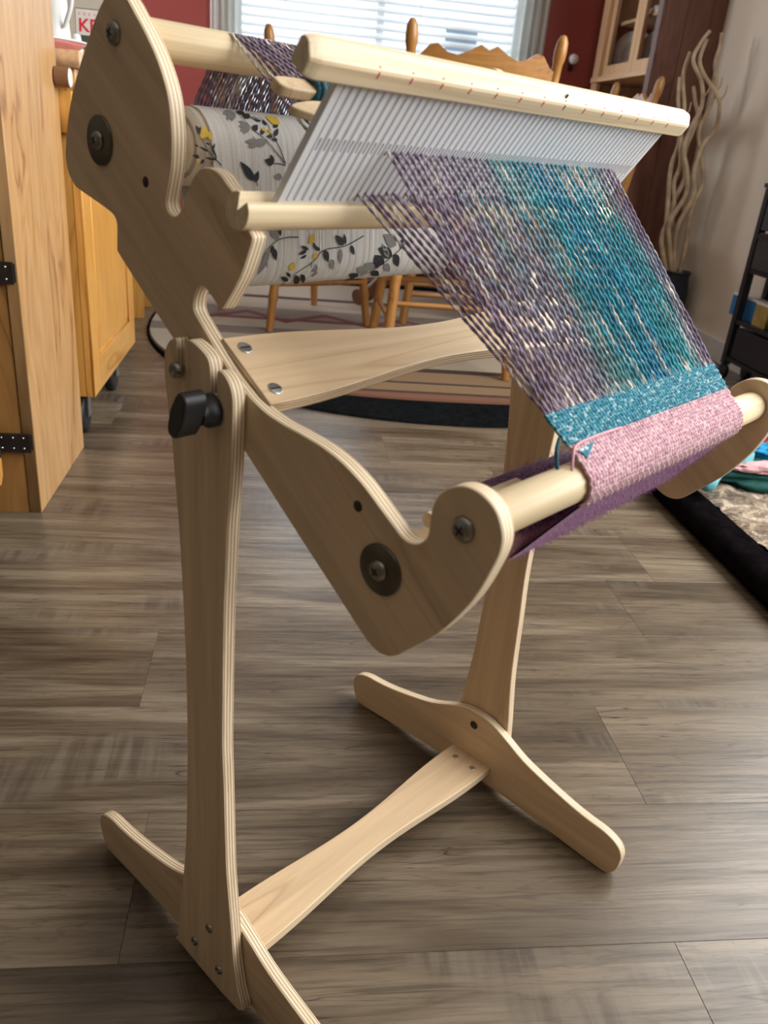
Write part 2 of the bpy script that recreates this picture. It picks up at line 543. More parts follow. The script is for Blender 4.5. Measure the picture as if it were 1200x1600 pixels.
# ------------------------------------------------------------------ mesh helpers
class MB:
    def __init__(s):
        s.v, s.f, s.mi, s.sm = [], [], [], []

    def add(s, verts, faces, mi=0, smooth=False):
        o = len(s.v)
        s.v += [tuple(p) for p in verts]
        for f in faces:
            s.f.append(tuple(i + o for i in f))
            s.mi.append(mi)
            s.sm.append(smooth)
        return s

    def box(s, x0, x1, y0, y1, z0, z1, mi=0, M=None):
        p = [Vector((x, y, z)) for x in (x0, x1) for y in (y0, y1) for z in (z0, z1)]
        if M is not None:
            p = [M @ q for q in p]
        return s.add(p, [(0, 1, 3, 2), (4, 6, 7, 5), (0, 4, 5, 1), (2, 3, 7, 6), (0, 2, 6, 4), (1, 5, 7, 3)], mi)

    def extrude(s, outline, x0, x1, edge_mi=1, face_mi=0, bev=0.0):
        """outline in (y, z); thickness along x; a small rounded edge of size bev"""
        n = len(outline)
        ar = sum(outline[i][0] * outline[(i + 1) % n][1] - outline[(i + 1) % n][0] * outline[i][1] for i in range(n))
        if ar < 0:
            outline = outline[::-1]
        P = [Vector(p) for p in outline]
        nr = []
        for i in range(n):
            a = (P[i] - P[i - 1])
            b = (P[(i + 1) % n] - P[i])
            t = a.normalized() + b.normalized()
            if t.length < 1e-6:
                t = b
            t.normalize()
            nr.append(Vector((t.y, -t.x)))
        rings = []
        if bev > 0:
            spec = [(x0, bev), (x0 + bev * 0.35, bev * 0.3), (x0 + bev, 0), (x1 - bev, 0), (x1 - bev * 0.35, bev * 0.3), (x1, bev)]
        else:
            spec = [(x0, 0), (x1, 0)]
        for x, d in spec:
            rings.append([(x, P[i].x - nr[i].x * d, P[i].y - nr[i].y * d) for i in range(n)])
        for k in range(len(rings) - 1):
            fs = [(i, (i + 1) % n, n + (i + 1) % n, n + i) for i in range(n)]
            inner = bev > 0 and k in (0, len(rings) - 2)
            s.add(rings[k] + rings[k + 1], fs, face_mi if inner else edge_mi, True)
        s.add(rings[0], [tuple(range(n))[::-1]], face_mi)
        s.add(rings[-1], [tuple(range(n))], face_mi)
        return s

    def tube(s, pts, r, seg=8, mi=0, smooth=True, cap=True, closed=False):
        P = [Vector(p) for p in pts]
        n = len(P)
        rr = r if isinstance(r, (list, tuple)) else [r] * n
        verts = []
        up = None
        for i in range(n):
            if closed:
                t = P[(i + 1) % n] - P[i - 1]
            else:
                t = P[min(i + 1, n - 1)] - P[max(i - 1, 0)]
            t.normalize()
            if up is None:
                up = t.orthogonal().normalized()
            up = (up - t * up.dot(t)).normalized()
            sd = t.cross(up)
            for k in range(seg):
                a = 2 * PI * k / seg
                verts.append(P[i] + (up * math.cos(a) + sd * math.sin(a)) * rr[i])
        faces = []
        for i in range(n if closed else n - 1):
            j = (i + 1) % n
            for k in range(seg):
                k2 = (k + 1) % seg
                faces.append((i * seg + k, i * seg + k2, j * seg + k2, j * seg + k))
        s.add(verts, faces, mi, smooth)
        if cap and not closed:
            s.add(verts[:seg], [tuple(range(seg))[::-1]], mi)
            s.add(verts[-seg:], [tuple(range(seg))], mi)
        return s

    def lathe(s, origin, axis, prof, seg=24, mi=0, smooth=True):
        """prof: (distance along axis, radius)"""
        a = Vector(axis).normalized()
        u = a.orthogonal().normalized()
        w_ = a.cross(u)
        o = Vector(origin)
        verts = []
        for d, r in prof:
            for k in range(seg):
                t = 2 * PI * k / seg
                verts.append(o + a * d + (u * math.cos(t) + w_ * math.sin(t)) * r)
        faces = []
        for i in range(len(prof) - 1):
            for k in range(seg):
                k2 = (k + 1) % seg
                faces.append((i * seg + k, i * seg + k2, (i + 1) * seg + k2, (i + 1) * seg + k))
        s.add(verts, faces, mi, smooth)
        if prof[0][1] > 1e-6:
            s.add(verts[:seg], [tuple(range(seg))[::-1]], mi)
        if prof[-1][1] > 1e-6:
            s.add(verts[-seg:], [tuple(range(seg))], mi)
        return s

    def mesh(s, name, mats):
        me = bpy.data.meshes.new(name)
        me.from_pydata(s.v, [], s.f)
        for m in mats:
            me.materials.append(MATS[m])
        me.polygons.foreach_set('material_index', s.mi)
        me.polygons.foreach_set('use_smooth', s.sm)
        me.update()
        return me


def smooth_outline(pts, sub=3):
    """closed Catmull-Rom through the points"""
    out = []
    n = len(pts)
    for i in range(n):
        p0, p1, p2, p3 = (Vector(pts[(i + k - 1) % n]) for k in range(4))
        for j in range(sub):
            t = j / sub
            q = 0.5 * ((2 * p1) + (p2 - p0) * t + (2 * p0 - 5 * p1 + 4 * p2 - p3) * t * t + (3 * p1 - p0 - 3 * p2 + p3) * t ** 3)
            out.append((q.x, q.y))
    return out


def smooth_path(pts, sub=6):
    out = []
    n = len(pts)
    for i in range(n - 1):
        p0, p1, p2, p3 = (Vector(pts[min(max(i + k - 1, 0), n - 1)]) for k in range(4))
        for j in range(sub):
            t = j / sub
            out.append(0.5 * ((2 * p1) + (p2 - p0) * t + (2 * p0 - 5 * p1 + 4 * p2 - p3) * t * t + (3 * p1 - p0 - 3 * p2 + p3) * t ** 3))
    out.append(Vector(pts[-1]))
    return out


def tag(o, label=None, cat=None, group=None, kind=None):
    if label:
        o['label'] = label
    if cat:
        o['category'] = cat
    if group:
        o['group'] = group
    if kind:
        o['kind'] = kind
    return o


ROT = 0.70558          # the loom's turn about z


def thing(name, label, cat, base=(0, 0, 0), rotz=0.0, group=None, local=False):
    """an Empty at the thing's base; base is given in the frame turned by rotz about the origin, unless local"""
    o = bpy.data.objects.new(name, None)
    o.empty_display_size = 0.05
    COL.objects.link(o)
    b = Vector(base)
    if local:
        o.location = b
        o['_b'] = (0.0, 0.0, 0.0)
    else:
        o.location = Matrix.Rotation(rotz, 3, 'Z') @ b
        o['_b'] = tuple(b)
    o.rotation_euler = (0, 0, rotz)
    return tag(o, label, cat, group)


def part(parent, name, mb, mats, label=None, kind=None, sub=False):
    if isinstance(mats, str):
        mats = [mats]
    me = mb if isinstance(mb, bpy.types.Mesh) else mb.mesh(name, mats)
    o = bpy.data.objects.new(name, me)
    COL.objects.link(o)
    o.parent = parent
    if not sub and parent is not None and '_b' in parent:
        o.location = -Vector(parent['_b'])
    return tag(o, label, kind=kind)


def solo(name, mb, mats, label, cat, group=None, kind=None, loc=None):
    if isinstance(mats, str):
        mats = [mats]
    o = bpy.data.objects.new(name, mb.mesh(name, mats))
    COL.objects.link(o)
    if loc:
        o.location = loc
    return tag(o, label, cat, group, kind)


def struct(name, mb, mats, label=None):
    o = bpy.data.objects.new(name, mb.mesh(name, [mats] if isinstance(mats, str) else mats))
    COL.objects.link(o)
    return tag(o, label, kind='structure')


def copy_tree(o, parent=None):
    c = o.copy()
    COL.objects.link(c)
    c.parent = parent
    for ch in o.children:
        copy_tree(ch, c)
    return c


# ------------------------------------------------------------------ the room
XL, XR, YF, YB, ZC = -2.6, 1.93, -3.0, 4.20, 2.60
floor = struct('floor', MB().box(XL - 0.1, 2.6, YF - 0.1, YB + 0.15, -0.06, -0.0045), 'slab', 'dark subfloor under grey-brown wood planks')
ROWH, PL = 0.1835, 1.22
joint = {0: 0.033, 1: 0.62, 2: -0.007, 3: -0.45, 4: 0.867, -1: 0.5725, -2: 0.12}
g = 0.00012
pmesh = MB()
_L, _H = PL / 2 - g, ROWH / 2 - g
_b = 0.0003
pmesh.add([(-_L, -_H, -0.004), (_L, -_H, -0.004), (_L, _H, -0.004), (-_L, _H, -0.004),
           (-_L, -_H, -_b), (_L, -_H, -_b), (_L, _H, -_b), (-_L, _H, -_b),
           (-_L + _b, -_H + _b, 0), (_L - _b, -_H + _b, 0), (_L - _b, _H - _b, 0), (-_L + _b, _H - _b, 0)],
          [(0, 1, 5, 4), (1, 2, 6, 5), (2, 3, 7, 6), (3, 0, 4, 7), (4, 5, 9, 8), (5, 6, 10, 9), (6, 7, 11, 10), (7, 4, 8, 11), (8, 9, 10, 11)])
pmesh = pmesh.mesh('plank', ['plank'])
for row in range(-16, 24):
    yc = -0.131 + ROWH * (row + 0.5)
    if yc + ROWH / 2 > YB or yc - ROWH / 2 < YF:
        continue
    x = joint.get(row, random.uniform(-0.6, 0.6)) - PL * 4
    while x < 2.55:
        if x + PL > XL and x + PL < 3.4:
            p = bpy.data.objects.new('plank', pmesh)
            COL.objects.link(p)
            p.parent = floor
            p.location = (x + PL / 2, yc, 0)
        x += PL

struct('ceiling', MB().box(XL, 2.6, YF, YB + 0.1, ZC, ZC + 0.05), 'ceiling_paint', 'off-white ceiling')
# back wall (deep red) with the window opening
WX0, WX1, WZ0, WZ1 = -0.16, 1.40, 0.70, 2.10
wb = MB()
wb.box(XL, WX0, YB, YB + 0.12, 0, ZC).box(WX1, 2.6, YB, YB + 0.12, 0, ZC).box(WX0, WX1, YB, YB + 0.12, 0, WZ0).box(WX0, WX1, YB, YB + 0.12, WZ1, ZC)
struct('wall_back', wb, 'red_paint', 'deep red painted wall around the bright window')
# right wall (beige) with the big window outside the frame
RY0, RY1, RZ0, RZ1 = -1.55, 1.74, 0.76, 2.40
wr = MB()
wr.box(XR, XR + 0.12, YF, RY0, 0, ZC).box(XR, XR + 0.12, RY1, 3.06, 0, ZC).box(XR, XR + 0.12, RY0, RY1, 0, RZ0).box(XR, XR + 0.12, RY0, RY1, RZ1, ZC)
struct('wall_right', wr, 'beige_paint', 'plain beige painted wall on the right')
struct('wall_dining', MB().box(2.48, 2.6, 3.06, YB, 0, ZC), 'red_paint', 'red side wall of the dining corner')
LY0, LY1, LZ0, LZ1 = 3.12, 4.08, 0.90, 2.10
wl = MB()
wl.box(XL - 0.1, XL, YF, LY0, 0, ZC).box(XL - 0.1, XL, LY1, YB, 0, ZC).box(XL - 0.1, XL, LY0, LY1, 0, LZ0).box(XL - 0.1, XL, LY0, LY1, LZ1, ZC)
struct('wall_left', wl, 'taupe_paint', 'taupe kitchen wall')
struct('wall_front', MB().box(XL, 2.05, YF - 0.1, YF, 0, ZC), 'taupe_paint', 'beige wall behind the viewer')
struct('wall_partition', MB().box(XL, -0.46, 2.9, 3.0, 0, ZC), 'beige_paint', 'short beige kitchen wall behind the cart')
struct('baseboard_right', MB().box(XR - 0.014, XR, YF, 3.03, 0, 0.083), 'white_trim', 'white baseboard along the beige wall')
pl_root = tag(bpy.data.objects.new('pillar', None), 'dark stained wood pillar between dining corner and beige wall', kind='structure')
COL.objects.link(pl_root)
pl_root.location = (1.655, 3.06, 0)
for i in range(4):
    xa = i * 0.108
    part(pl_root, 'board', MB().box(xa + 0.001, xa + 0.107, 0, 0.05, 0, ZC - 0.002), 'cedar_dark')

# window in the back wall
win = tag(bpy.data.objects.new('window_1', None), 'bright window with white horizontal blinds', kind='structure')
COL.objects.link(win)
win.location = (WX0, YB, WZ0)
W, H = WX1 - WX0, WZ1 - WZ0
part(win, 'frame', MB().box(0, 0.05, 0.02, 0.11, 0, H).box(W - 0.05, W, 0.02, 0.11, 0, H).box(0.05, W - 0.05, 0.02, 0.11, 0, 0.05)
     .box(0.05, W - 0.05, 0.02, 0.11, H - 0.05, H).box(W / 2 - 0.02, W / 2 + 0.02, 0.05, 0.11, 0.05, H - 0.05), 'white_trim')
part(win, 'sill', MB().box(-0.05, W + 0.05, -0.05, 0.12, -0.03, 0), 'white_trim')
part(win, 'pane', MB().box(0.05, W / 2 - 0.02, 0.085, 0.089, 0.05, H - 0.05), 'glass')
part(win, 'pane', MB().box(W / 2 + 0.02, W - 0.05, 0.085, 0.089, 0.05, H - 0.05), 'glass')
slm = MB()
tl = math.radians(38)
slm.box(0.02, W - 0.02, -0.022, 0.022, -0.0012, 0.0012, M=Matrix.Rotation(tl, 4, 'X'))
slm = slm.mesh('slat', ['blind_slat'])
for i in range(33):
    o = part(win, 'slat', slm, None)
    o.location = (0, 0.015, 0.04 + i * 0.0405)
part(win, 'blind_cord', MB().tube([(W * 0.63, -0.012, 0.03), (W * 0.63, -0.012, H - 0.05)], 0.0015, 6), 'white_plastic')
part(win, 'headrail', MB().box(0.0, W, -0.01, 0.045, H - 0.055, H - 0.005), 'white_trim')
part(win, 'window_sticker', MB().box(1.137, 1.31, 0.080, 0.0845, 0.46, 0.585), 'sticker_grey', 'grey rectangle on the window pane behind the blinds')


def curtain(x0, x1, label):
    m = MB()
    n, kz = 40, 2
    for side in (0, 1):
        vs, fs = [], []
        for i in range(n + 1):
            t = i / n
            x = x0 + (x1 - x0) * t
            y = YB - 0.035 + 0.016 * math.sin(t * 2 * PI * 4.2) + side * 0.002
            for z in (0.62, 1.5, 2.18):
                vs.append((x, y, z))
        for i in range(n):
            for j in range(2):
                a = i * 3 + j
                fs.append((a, a + 1, a + 4, a + 3) if side else (a, a + 3, a + 4, a + 1))
        m.add(vs, fs, 0, True)
    return solo('curtain', m, 'sheer', label, 'curtain', 'sheer curtains')


curtain(-0.245, -0.09, 'white sheer curtain at the left edge of the bright window')
curtain(1.31, 1.495, 'white sheer curtain at the right edge of the bright window')
# right window (outside the frame)
rw = tag(bpy.data.objects.new('window_2', None), 'large window in the beige wall', kind='structure')
COL.objects.link(rw)
rw.location = (XR, RY0, RZ0)
W2, H2 = RY1 - RY0, RZ1 - RZ0
part(rw, 'frame', MB().box(0.01, 0.11, 0, 0.05, 0, H2).box(0.01, 0.11, W2 - 0.05, W2, 0, H2).box(0.01, 0.11, 0.05, W2 - 0.05, 0, 0.05)
     .box(0.01, 0.11, 0.05, W2 - 0.05, H2 - 0.05, H2).box(0.03, 0.11, W2 / 2 - 0.02, W2 / 2 + 0.02, 0.05, H2 - 0.05), 'white_trim')
# unseen window added in the left wall to brighten the hutch and dining corner
lw = tag(bpy.data.objects.new('added_window', None), 'unseen window added to light the dining corner', kind='structure')
COL.objects.link(lw)
lw.location = (XL, LY0, LZ0)
W3, H3 = LY1 - LY0, LZ1 - LZ0
part(lw, 'frame', MB().box(-0.09, -0.01, 0, 0.05, 0, H3).box(-0.09, -0.01, W3 - 0.05, W3, 0, H3).box(-0.09, -0.01, 0.05, W3 - 0.05, 0, 0.05).box(-0.09, -0.01, 0.05, W3 - 0.05, H3 - 0.05, H3), 'white_trim')

# ------------------------------------------------------------------ loom stand (frame turned by ROT; x across the loom, y to the back, z up)
TH = 0.0105            # plywood thickness
WI = 0.3745            # inner face of the far side panel
XM = (WI + TH) / 2     # middle of the loom
LEG = [(-0.1612, 0.5785), (-0.155, 0.5768), (-0.1497, 0.5712), (-0.147, 0.5641), (-0.1468, 0.551), (-0.1496, 0.53), (-0.1516, 0.5166), (-0.1537, 0.5034),
       (-0.1565, 0.4751), (-0.1599, 0.4397), (-0.1625, 0.3955), (-0.1644, 0.3482), (-0.1651, 0.297), (-0.1646, 0.2527), (-0.1628, 0.2047), (-0.1607, 0.1587),
       (-0.154, 0.0982), (-0.1455, 0.0358), (-0.1437, 0.0150), (-0.1472, 0.0088), (-0.2350, 0.0086), (-0.2334, 0.0345), (-0.2276, 0.0628), (-0.2233, 0.1025),
       (-0.2194, 0.1349), (-0.2161, 0.1695), (-0.213, 0.2412), (-0.2108, 0.2833), (-0.2108, 0.3246), (-0.2116, 0.3931), (-0.2131, 0.4315), (-0.2149, 0.4678),
       (-0.2173, 0.4913), (-0.219, 0.5135), (-0.2194, 0.5242), (-0.2199, 0.5412), (-0.2197, 0.5536), (-0.2175, 0.5612), (-0.2125, 0.5666), (-0.2069, 0.5690),
       (-0.2042, 0.5675), (-0.2035, 0.5600), (-0.2035, 0.5422), (-0.2018, 0.5398), (-0.1997, 0.5398), (-0.1979, 0.5420), (-0.1976, 0.5561), (-0.1973, 0.5653),
       (-0.1963, 0.5708), (-0.1935, 0.5748), (-0.1863, 0.5782), (-0.1769, 0.5808), (-0.1725, 0.5800), (-0.1704, 0.5770), (-0.1699, 0.5622), (-0.1684, 0.5587),
       (-0.1644, 0.5578), (-0.1624, 0.5602), (-0.1619, 0.5740)]
FOOT = [(0.0150, 0.0270), (0.0130, 0.0375), (0.0055, 0.0455), (-0.0095, 0.0508), (-0.0290, 0.0525), (-0.0523, 0.0560), (-0.0868, 0.0640), (-0.1190, 0.0735),
        (-0.1487, 0.0880), (-0.1683, 0.0963), (-0.1882, 0.0987), (-0.2080, 0.0963), (-0.2275, 0.0880), (-0.2572, 0.0735), (-0.2894, 0.0640), (-0.3240, 0.0560),
        (-0.3474, 0.0525), (-0.3668, 0.0508), (-0.3818, 0.0455), (-0.3893, 0.0375), (-0.3913, 0.0270), (-0.3885, 0.0110), (-0.3800, 0.0015), (-0.3690, 0.0),
        (-0.3381, 0.0015), (-0.3016, 0.0045), (-0.2530, 0.0080), (-0.1882, 0.0095), (-0.1234, 0.0080), (-0.0661, 0.0045), (-0.0220, 0.0012), (-0.0050, 0.0002),
        (0.0040, 0.0020), (0.0115, 0.0120)]
stand = thing('loom_stand', 'pale plywood floor stand with curved legs and feet under the loom', 'stand', (XM, -0.188, 0), ROT)
legs = []
for x0 in (-TH, WI + TH):
    legs.append(part(stand, 'leg', MB().extrude(smooth_outline(LEG, 3), x0, x0 + TH, 1, 0, 0.0010), ['maple_z', 'plywood_edge']))
feet = []
for x0 in (0.0, WI):
    feet.append(part(stand, 'foot', MB().extrude(smooth_outline(FOOT, 3), x0, x0 + TH, 1, 0, 0.0010), ['maple_y', 'plywood_edge']))


def pan_screw(x, y, z, r, nx):
    """domed cross-head screw standing proud of a face at x, head towards nx"""
    m = MB()
    m.lathe((x, y, z), (nx, 0, 0), [(0, r), (r * 0.18, r), (r * 0.42, r * 0.80), (r * 0.56, r * 0.45), (r * 0.60, 0.0)], 20)
    for a in (0.5, 0.5 + PI / 2):
        c, s_ = math.cos(a), math.sin(a)
        M = Matrix.Translation((x + nx * r * 0.50, y, z)) @ Matrix.Rotation(a, 4, 'X')
        m.box(-r * 0.12, r * 0.12, -r * 0.42, r * 0.42, -r * 0.09, r * 0.09, 1, M)
    return m


def socket_screw(x, y, z, r, nx):
    m = MB()
    m.lathe((x, y, z), (nx, 0, 0), [(-0.002, r), (r * 0.35, r), (r * 0.5, r * 0.82), (r * 0.5, r * 0.48), (r * 0.1, r * 0.45), (r * 0.1, 0.0)], 18)
    return m


# bolts at the foot of each leg, the wing knob and its stop pin
for x, nx in ((-TH, -1), (WI + 2 * TH, 1)):
    for y, z in ((-0.1935, 0.0735), (-0.1715, 0.0360), (-0.2075, 0.0340)):
        part(stand, 'bolt', socket_screw(x, y, z, 0.0040, nx), 'dark_steel', 'steel socket bolt')
    part(stand, 'stop_pin', socket_screw(x + nx * 0.004, -0.1665, 0.5600, 0.0050, nx).lathe((x - nx * TH, -0.1665, 0.56), (nx, 0, 0), [(0, 0.0022), (TH + 0.004, 0.0022)], 12), 'dark_steel', 'steel pin screw in the slot')
    kb = MB()
    ky, kz = -0.2007, 0.5430
    kb.lathe((x, ky, kz), (nx, 0, 0), [(0.0012, 0.0105), (0.006, 0.0105), (0.008, 0.0085), (0.012, 0.0080)], 20)
    wing = [(0.0, 0.0190), (0.0045, 0.0185), (0.0070, 0.0140), (0.0080, 0.0070), (0.0090, 0.0), (0.0080, -0.0070), (0.0070, -0.0140), (0.0040, -0.0185), (-0.0010, -0.0190),
            (-0.0048, -0.0165), (-0.0060, -0.0110), (-0.0075, -0.0050), (-0.0080, 0.0), (-0.0075, 0.0070), (-0.0060, 0.0140), (-0.0035, 0.0180)]
    ca, sa = math.cos(0.42), math.sin(0.42)
    wing = [(ky + 0.84 * (p * ca - q * sa), kz + 0.84 * (p * sa + q * ca)) for p, q in smooth_outline(wing, 2)]
    xa, xb = (x + nx * 0.0105, x + nx * 0.0270)
    kb.extrude(wing, min(xa, xb), max(xa, xb), 0, 0, 0.0015)
    kn = part(stand, 'wing_knob', kb, 'black_plastic', 'black plastic wing knob')
    wm = MB().lathe((x, ky, kz), (nx, 0, 0), [(0, 0.0115), (0.0012, 0.0115)], 24)
    part(kn, 'washer', wm, 'steel', sub=True)
for fx in (TH, WI):
    nx = 1 if fx == TH else -1
    part(stand, 'bolt_cap', MB().lathe((fx, -0.1850, 0.0800), (nx, 0, 0), [(-0.001, 0.0052), (0.0004, 0.0052), (0.0007, 0.0040), (0.0007, 0)], 18), 'black_plastic', 'black bolt recess')


def waist_board(L, w_end, w_mid, end_len=0.03):
    """outline (u along the board, v across): wide ends, waisted middle"""
    up = []
    n = 24
    for i in range(n + 1):
        t = i / n
        u = t * L
        e = abs(2 * t - 1)
        v = w_mid / 2 + (w_end - w_mid) / 2 * (1 - math.cos(PI * min(1, e / (1 - end_len / L)))) / 2
        up.append((u, v))
    return up + [(u, -v) for u, v in reversed(up)]


# floor stretcher between the feet: thickness is its local x, so the ply shows on its edges
st = MB().extrude(waist_board(WI - TH + 0.006, 0.0570, 0.0385, 0.05), -TH, 0, 1, 0, 0.0010)
so = part(stand, 'stretcher', st, ['maple_y', 'plywood_edge'])
# local x -> up, local y -> across the loom (x), local z -> -y
Ms = Matrix(((0, 1, 0, TH - 0.003), (0, 0, -1, -0.1882), (1, 0, 0, 0.0352), (0, 0, 0, 1)))
so.matrix_basis = Matrix.Translation(-Vector(stand['_b'])) @ Ms
for x in (TH + 0.016, WI - 0.016):
    for y in (-0.1765, -0.2020):
        part(stand, 'barrel_nut', MB().lathe((x, y, 0.0348), (0, 0, 1), [(0, 0.0036), (0.0006, 0.0036), (0.0008, 0.0030), (0.0008, 0)], 16), 'zinc', 'zinc barrel nut')

# ------------------------------------------------------------------ the loom
PANEL = [(-0.0751, 0.7648), (-0.0646, 0.756), (-0.0502, 0.7401), (-0.0369, 0.7242), (-0.0278, 0.7114), (-0.0185, 0.6924), (-0.0133, 0.6753), (-0.0132, 0.671), (-0.0157, 0.6627), (-0.0231, 0.6555), (-0.0303, 0.6528),
         (-0.0532, 0.6474), (-0.0701, 0.6430), (-0.0758, 0.6400), (-0.0777, 0.6351), (-0.0764, 0.621), (-0.0787, 0.617), (-0.0986, 0.6028), (-0.1157, 0.5908), (-0.1388, 0.5750), (-0.1680, 0.5545), (-0.2198, 0.5180), (-0.2498, 0.4970),
         (-0.2793, 0.4764), (-0.3016, 0.4612), (-0.3223, 0.4468), (-0.3342, 0.4389), (-0.3429, 0.4359), (-0.3513, 0.4368), (-0.3581, 0.4412), (-0.365, 0.4485), (-0.377, 0.4609), (-0.3873, 0.4735), (-0.3986, 0.4912), (-0.405, 0.5039),
         (-0.41, 0.5175), (-0.4133, 0.5284), (-0.4139, 0.536), (-0.4123, 0.5421), (-0.4083, 0.5489), (-0.4021, 0.5534), (-0.3946, 0.5556), (-0.3866, 0.555), (-0.3788, 0.5512), (-0.373, 0.5452), (-0.3700, 0.5377), (-0.3695, 0.5303),
         (-0.3696, 0.5244), (-0.3684, 0.5191), (-0.3639, 0.5143), (-0.3579, 0.5124), (-0.3518, 0.5137), (-0.3441, 0.5185), (-0.3325, 0.5258), (-0.321, 0.5328), (-0.3048, 0.5397), (-0.2882, 0.5438), (-0.2711, 0.5458), (-0.2535, 0.5472),
         (-0.2388, 0.5496), (-0.2271, 0.5532), (-0.2188, 0.5572), (-0.2067, 0.5641), (-0.1932, 0.5733), (-0.1739, 0.5882), (-0.166, 0.595), (-0.1648, 0.6001), (-0.1669, 0.6061), (-0.1704, 0.6108), (-0.1747, 0.6124), (-0.1795, 0.6108),
         (-0.1868, 0.6059), (-0.1914, 0.6026), (-0.1943, 0.6023), (-0.1976, 0.6055), (-0.2113, 0.6233), (-0.2195, 0.6393), (-0.2223, 0.6465), (-0.2210, 0.6490), (-0.2150, 0.6528), (-0.2115, 0.6512), (-0.2070, 0.6535), (-0.2048, 0.6580), (-0.2040, 0.6630), (-0.2055, 0.6680),
         (-0.2032, 0.6700), (-0.1985, 0.6728), (-0.1933, 0.6767), (-0.1869, 0.6791), (-0.1794, 0.6798), (-0.1727, 0.6783), (-0.1675, 0.6744), (-0.1634, 0.6695), (-0.1577, 0.6608), (-0.1533, 0.6543), (-0.1491, 0.6504), (-0.144, 0.6494),
         (-0.1392, 0.6515), (-0.1370, 0.6563), (-0.1385, 0.6619), (-0.1432, 0.6751), (-0.1451, 0.6886), (-0.1449, 0.6992), (-0.1428, 0.7125), (-0.1378, 0.7243), (-0.13, 0.7360), (-0.1196, 0.7476), (-0.1103, 0.7564), (-0.1022, 0.764),
         (-0.0966, 0.768), (-0.0905, 0.7702), (-0.0838, 0.7694)]
loom = thing('loom', 'pale plywood rigid heddle loom tilted on its floor stand', 'loom', (XM, -0.2, 0.4359), ROT)
BK = (-0.0867, 0.7469)      # back beam
FR = (-0.3912, 0.5337)      # front beam
WB = (-0.0631, 0.6861)      # warp beam
CB = (-0.3402, 0.4886)      # cloth beam
DW = (-0.2165, 0.6605)      # grooved heddle rail
panel_outline = smooth_outline(PANEL, 3)
for x0, nx in ((0.0, -1), (WI, 1)):
    sp_ = part(loom, 'side_panel', MB().extrude(panel_outline, x0, x0 + TH, 1, 0, 0.0010), ['maple_panel', 'plywood_edge'])
    xo = x0 if nx < 0 else x0 + TH
    for y, z in ((-0.1155, 0.6660), (-0.3190, 0.5190)):
        part(sp_, 'painted_peg_hole', MB().lathe((xo, y, z), (nx, 0, 0), [(-0.0004, 0.0033), (0.0002, 0.0033), (0.0003, 0.0)], 16), 'hole_shade', 'dark disc painted as the shade of a peg hole', sub=True)  # no hole is cut; a flat dark disc stands for its shade
    for (y, z) in (BK, FR):
        part(loom, 'beam_screw', pan_screw(xo, y, z, 0.0068, nx), ['dark_steel', 'black_iron'], 'domed cross-head screw')
    for (y, z) in (WB, CB):
        ws = part(loom, 'beam_washer', MB().lathe((xo, y, z), (nx, 0, 0), [(0.0, 0.0152), (0.0014, 0.0152), (0.0018, 0.0146), (0.0018, 0.0)], 40), 'bronze_washer', 'large dark metal washer')
        part(ws, 'screw', pan_screw(xo + nx * 0.0018, y, z, 0.0062, nx), ['dark_steel', 'black_iron'], sub=True)


def dowel(y, z, r, x0, x1, seg=32):
    return MB().lathe((x0, y, z), (1, 0, 0), [(0, r - 0.0008), (0.0008, r), (x1 - x0 - 0.0008, r), (x1 - x0, r - 0.0008)], seg)


part(loom, 'front_beam', dowel(*FR, 0.0117, TH, WI), 'birch_dowel', 'pale front beam dowel')
part(loom, 'back_beam', dowel(*BK, 0.0121, TH, WI), 'birch_dowel', 'pale back beam dowel')
part(loom, 'warp_beam', dowel(*WB, 0.0125, TH, WI), 'birch_dowel')
part(loom, 'cloth_beam', dowel(*CB, 0.0125, TH, WI), 'birch_dowel')
# reed direction in (y, z) and its front normal
RV = Vector((0, -0.5861, 0.8102))
RN = Vector((0, -0.8102, -0.5861))
RB = Vector((0, -0.2236, 0.6680))
# grooved rail that carries the heddle
rail = []
for i in range(29):
    a = math.radians(22 + (360 - 44) * i / 28)
    rail.append(Vector((0, DW[0], DW[1])) + (RV * math.cos(a) + RN * math.sin(a)) * 0.0104)
rail.append(Vector((0, DW[0], DW[1])) + RV * 0.0005)
part(loom, 'heddle_rail', MB().extrude([(p.y, p.z) for p in rail], -0.0065, WI + TH + 0.0065, 0, 0, 0.0006), 'birch_dowel', 'grooved rail the heddle stands in')
# cross brace between the panels, its face square to the arms
br = MB().extrude(waist_board(WI - TH + 0.006, 0.0570, 0.0345, 0.03), -TH, 0, 1, 0, 0.0010)
bo = part(loom, 'cross_brace', br, ['maple_y', 'plywood_edge'])
bu = Vector((0, -0.0493, -0.02996)).normalized()
bn = Vector((0, -bu.z, bu.y))
if bn.z < 0:
    bn = -bn
bc_ = Vector((TH - 0.003, -0.18490, 0.58251)) + bu * 0.0288
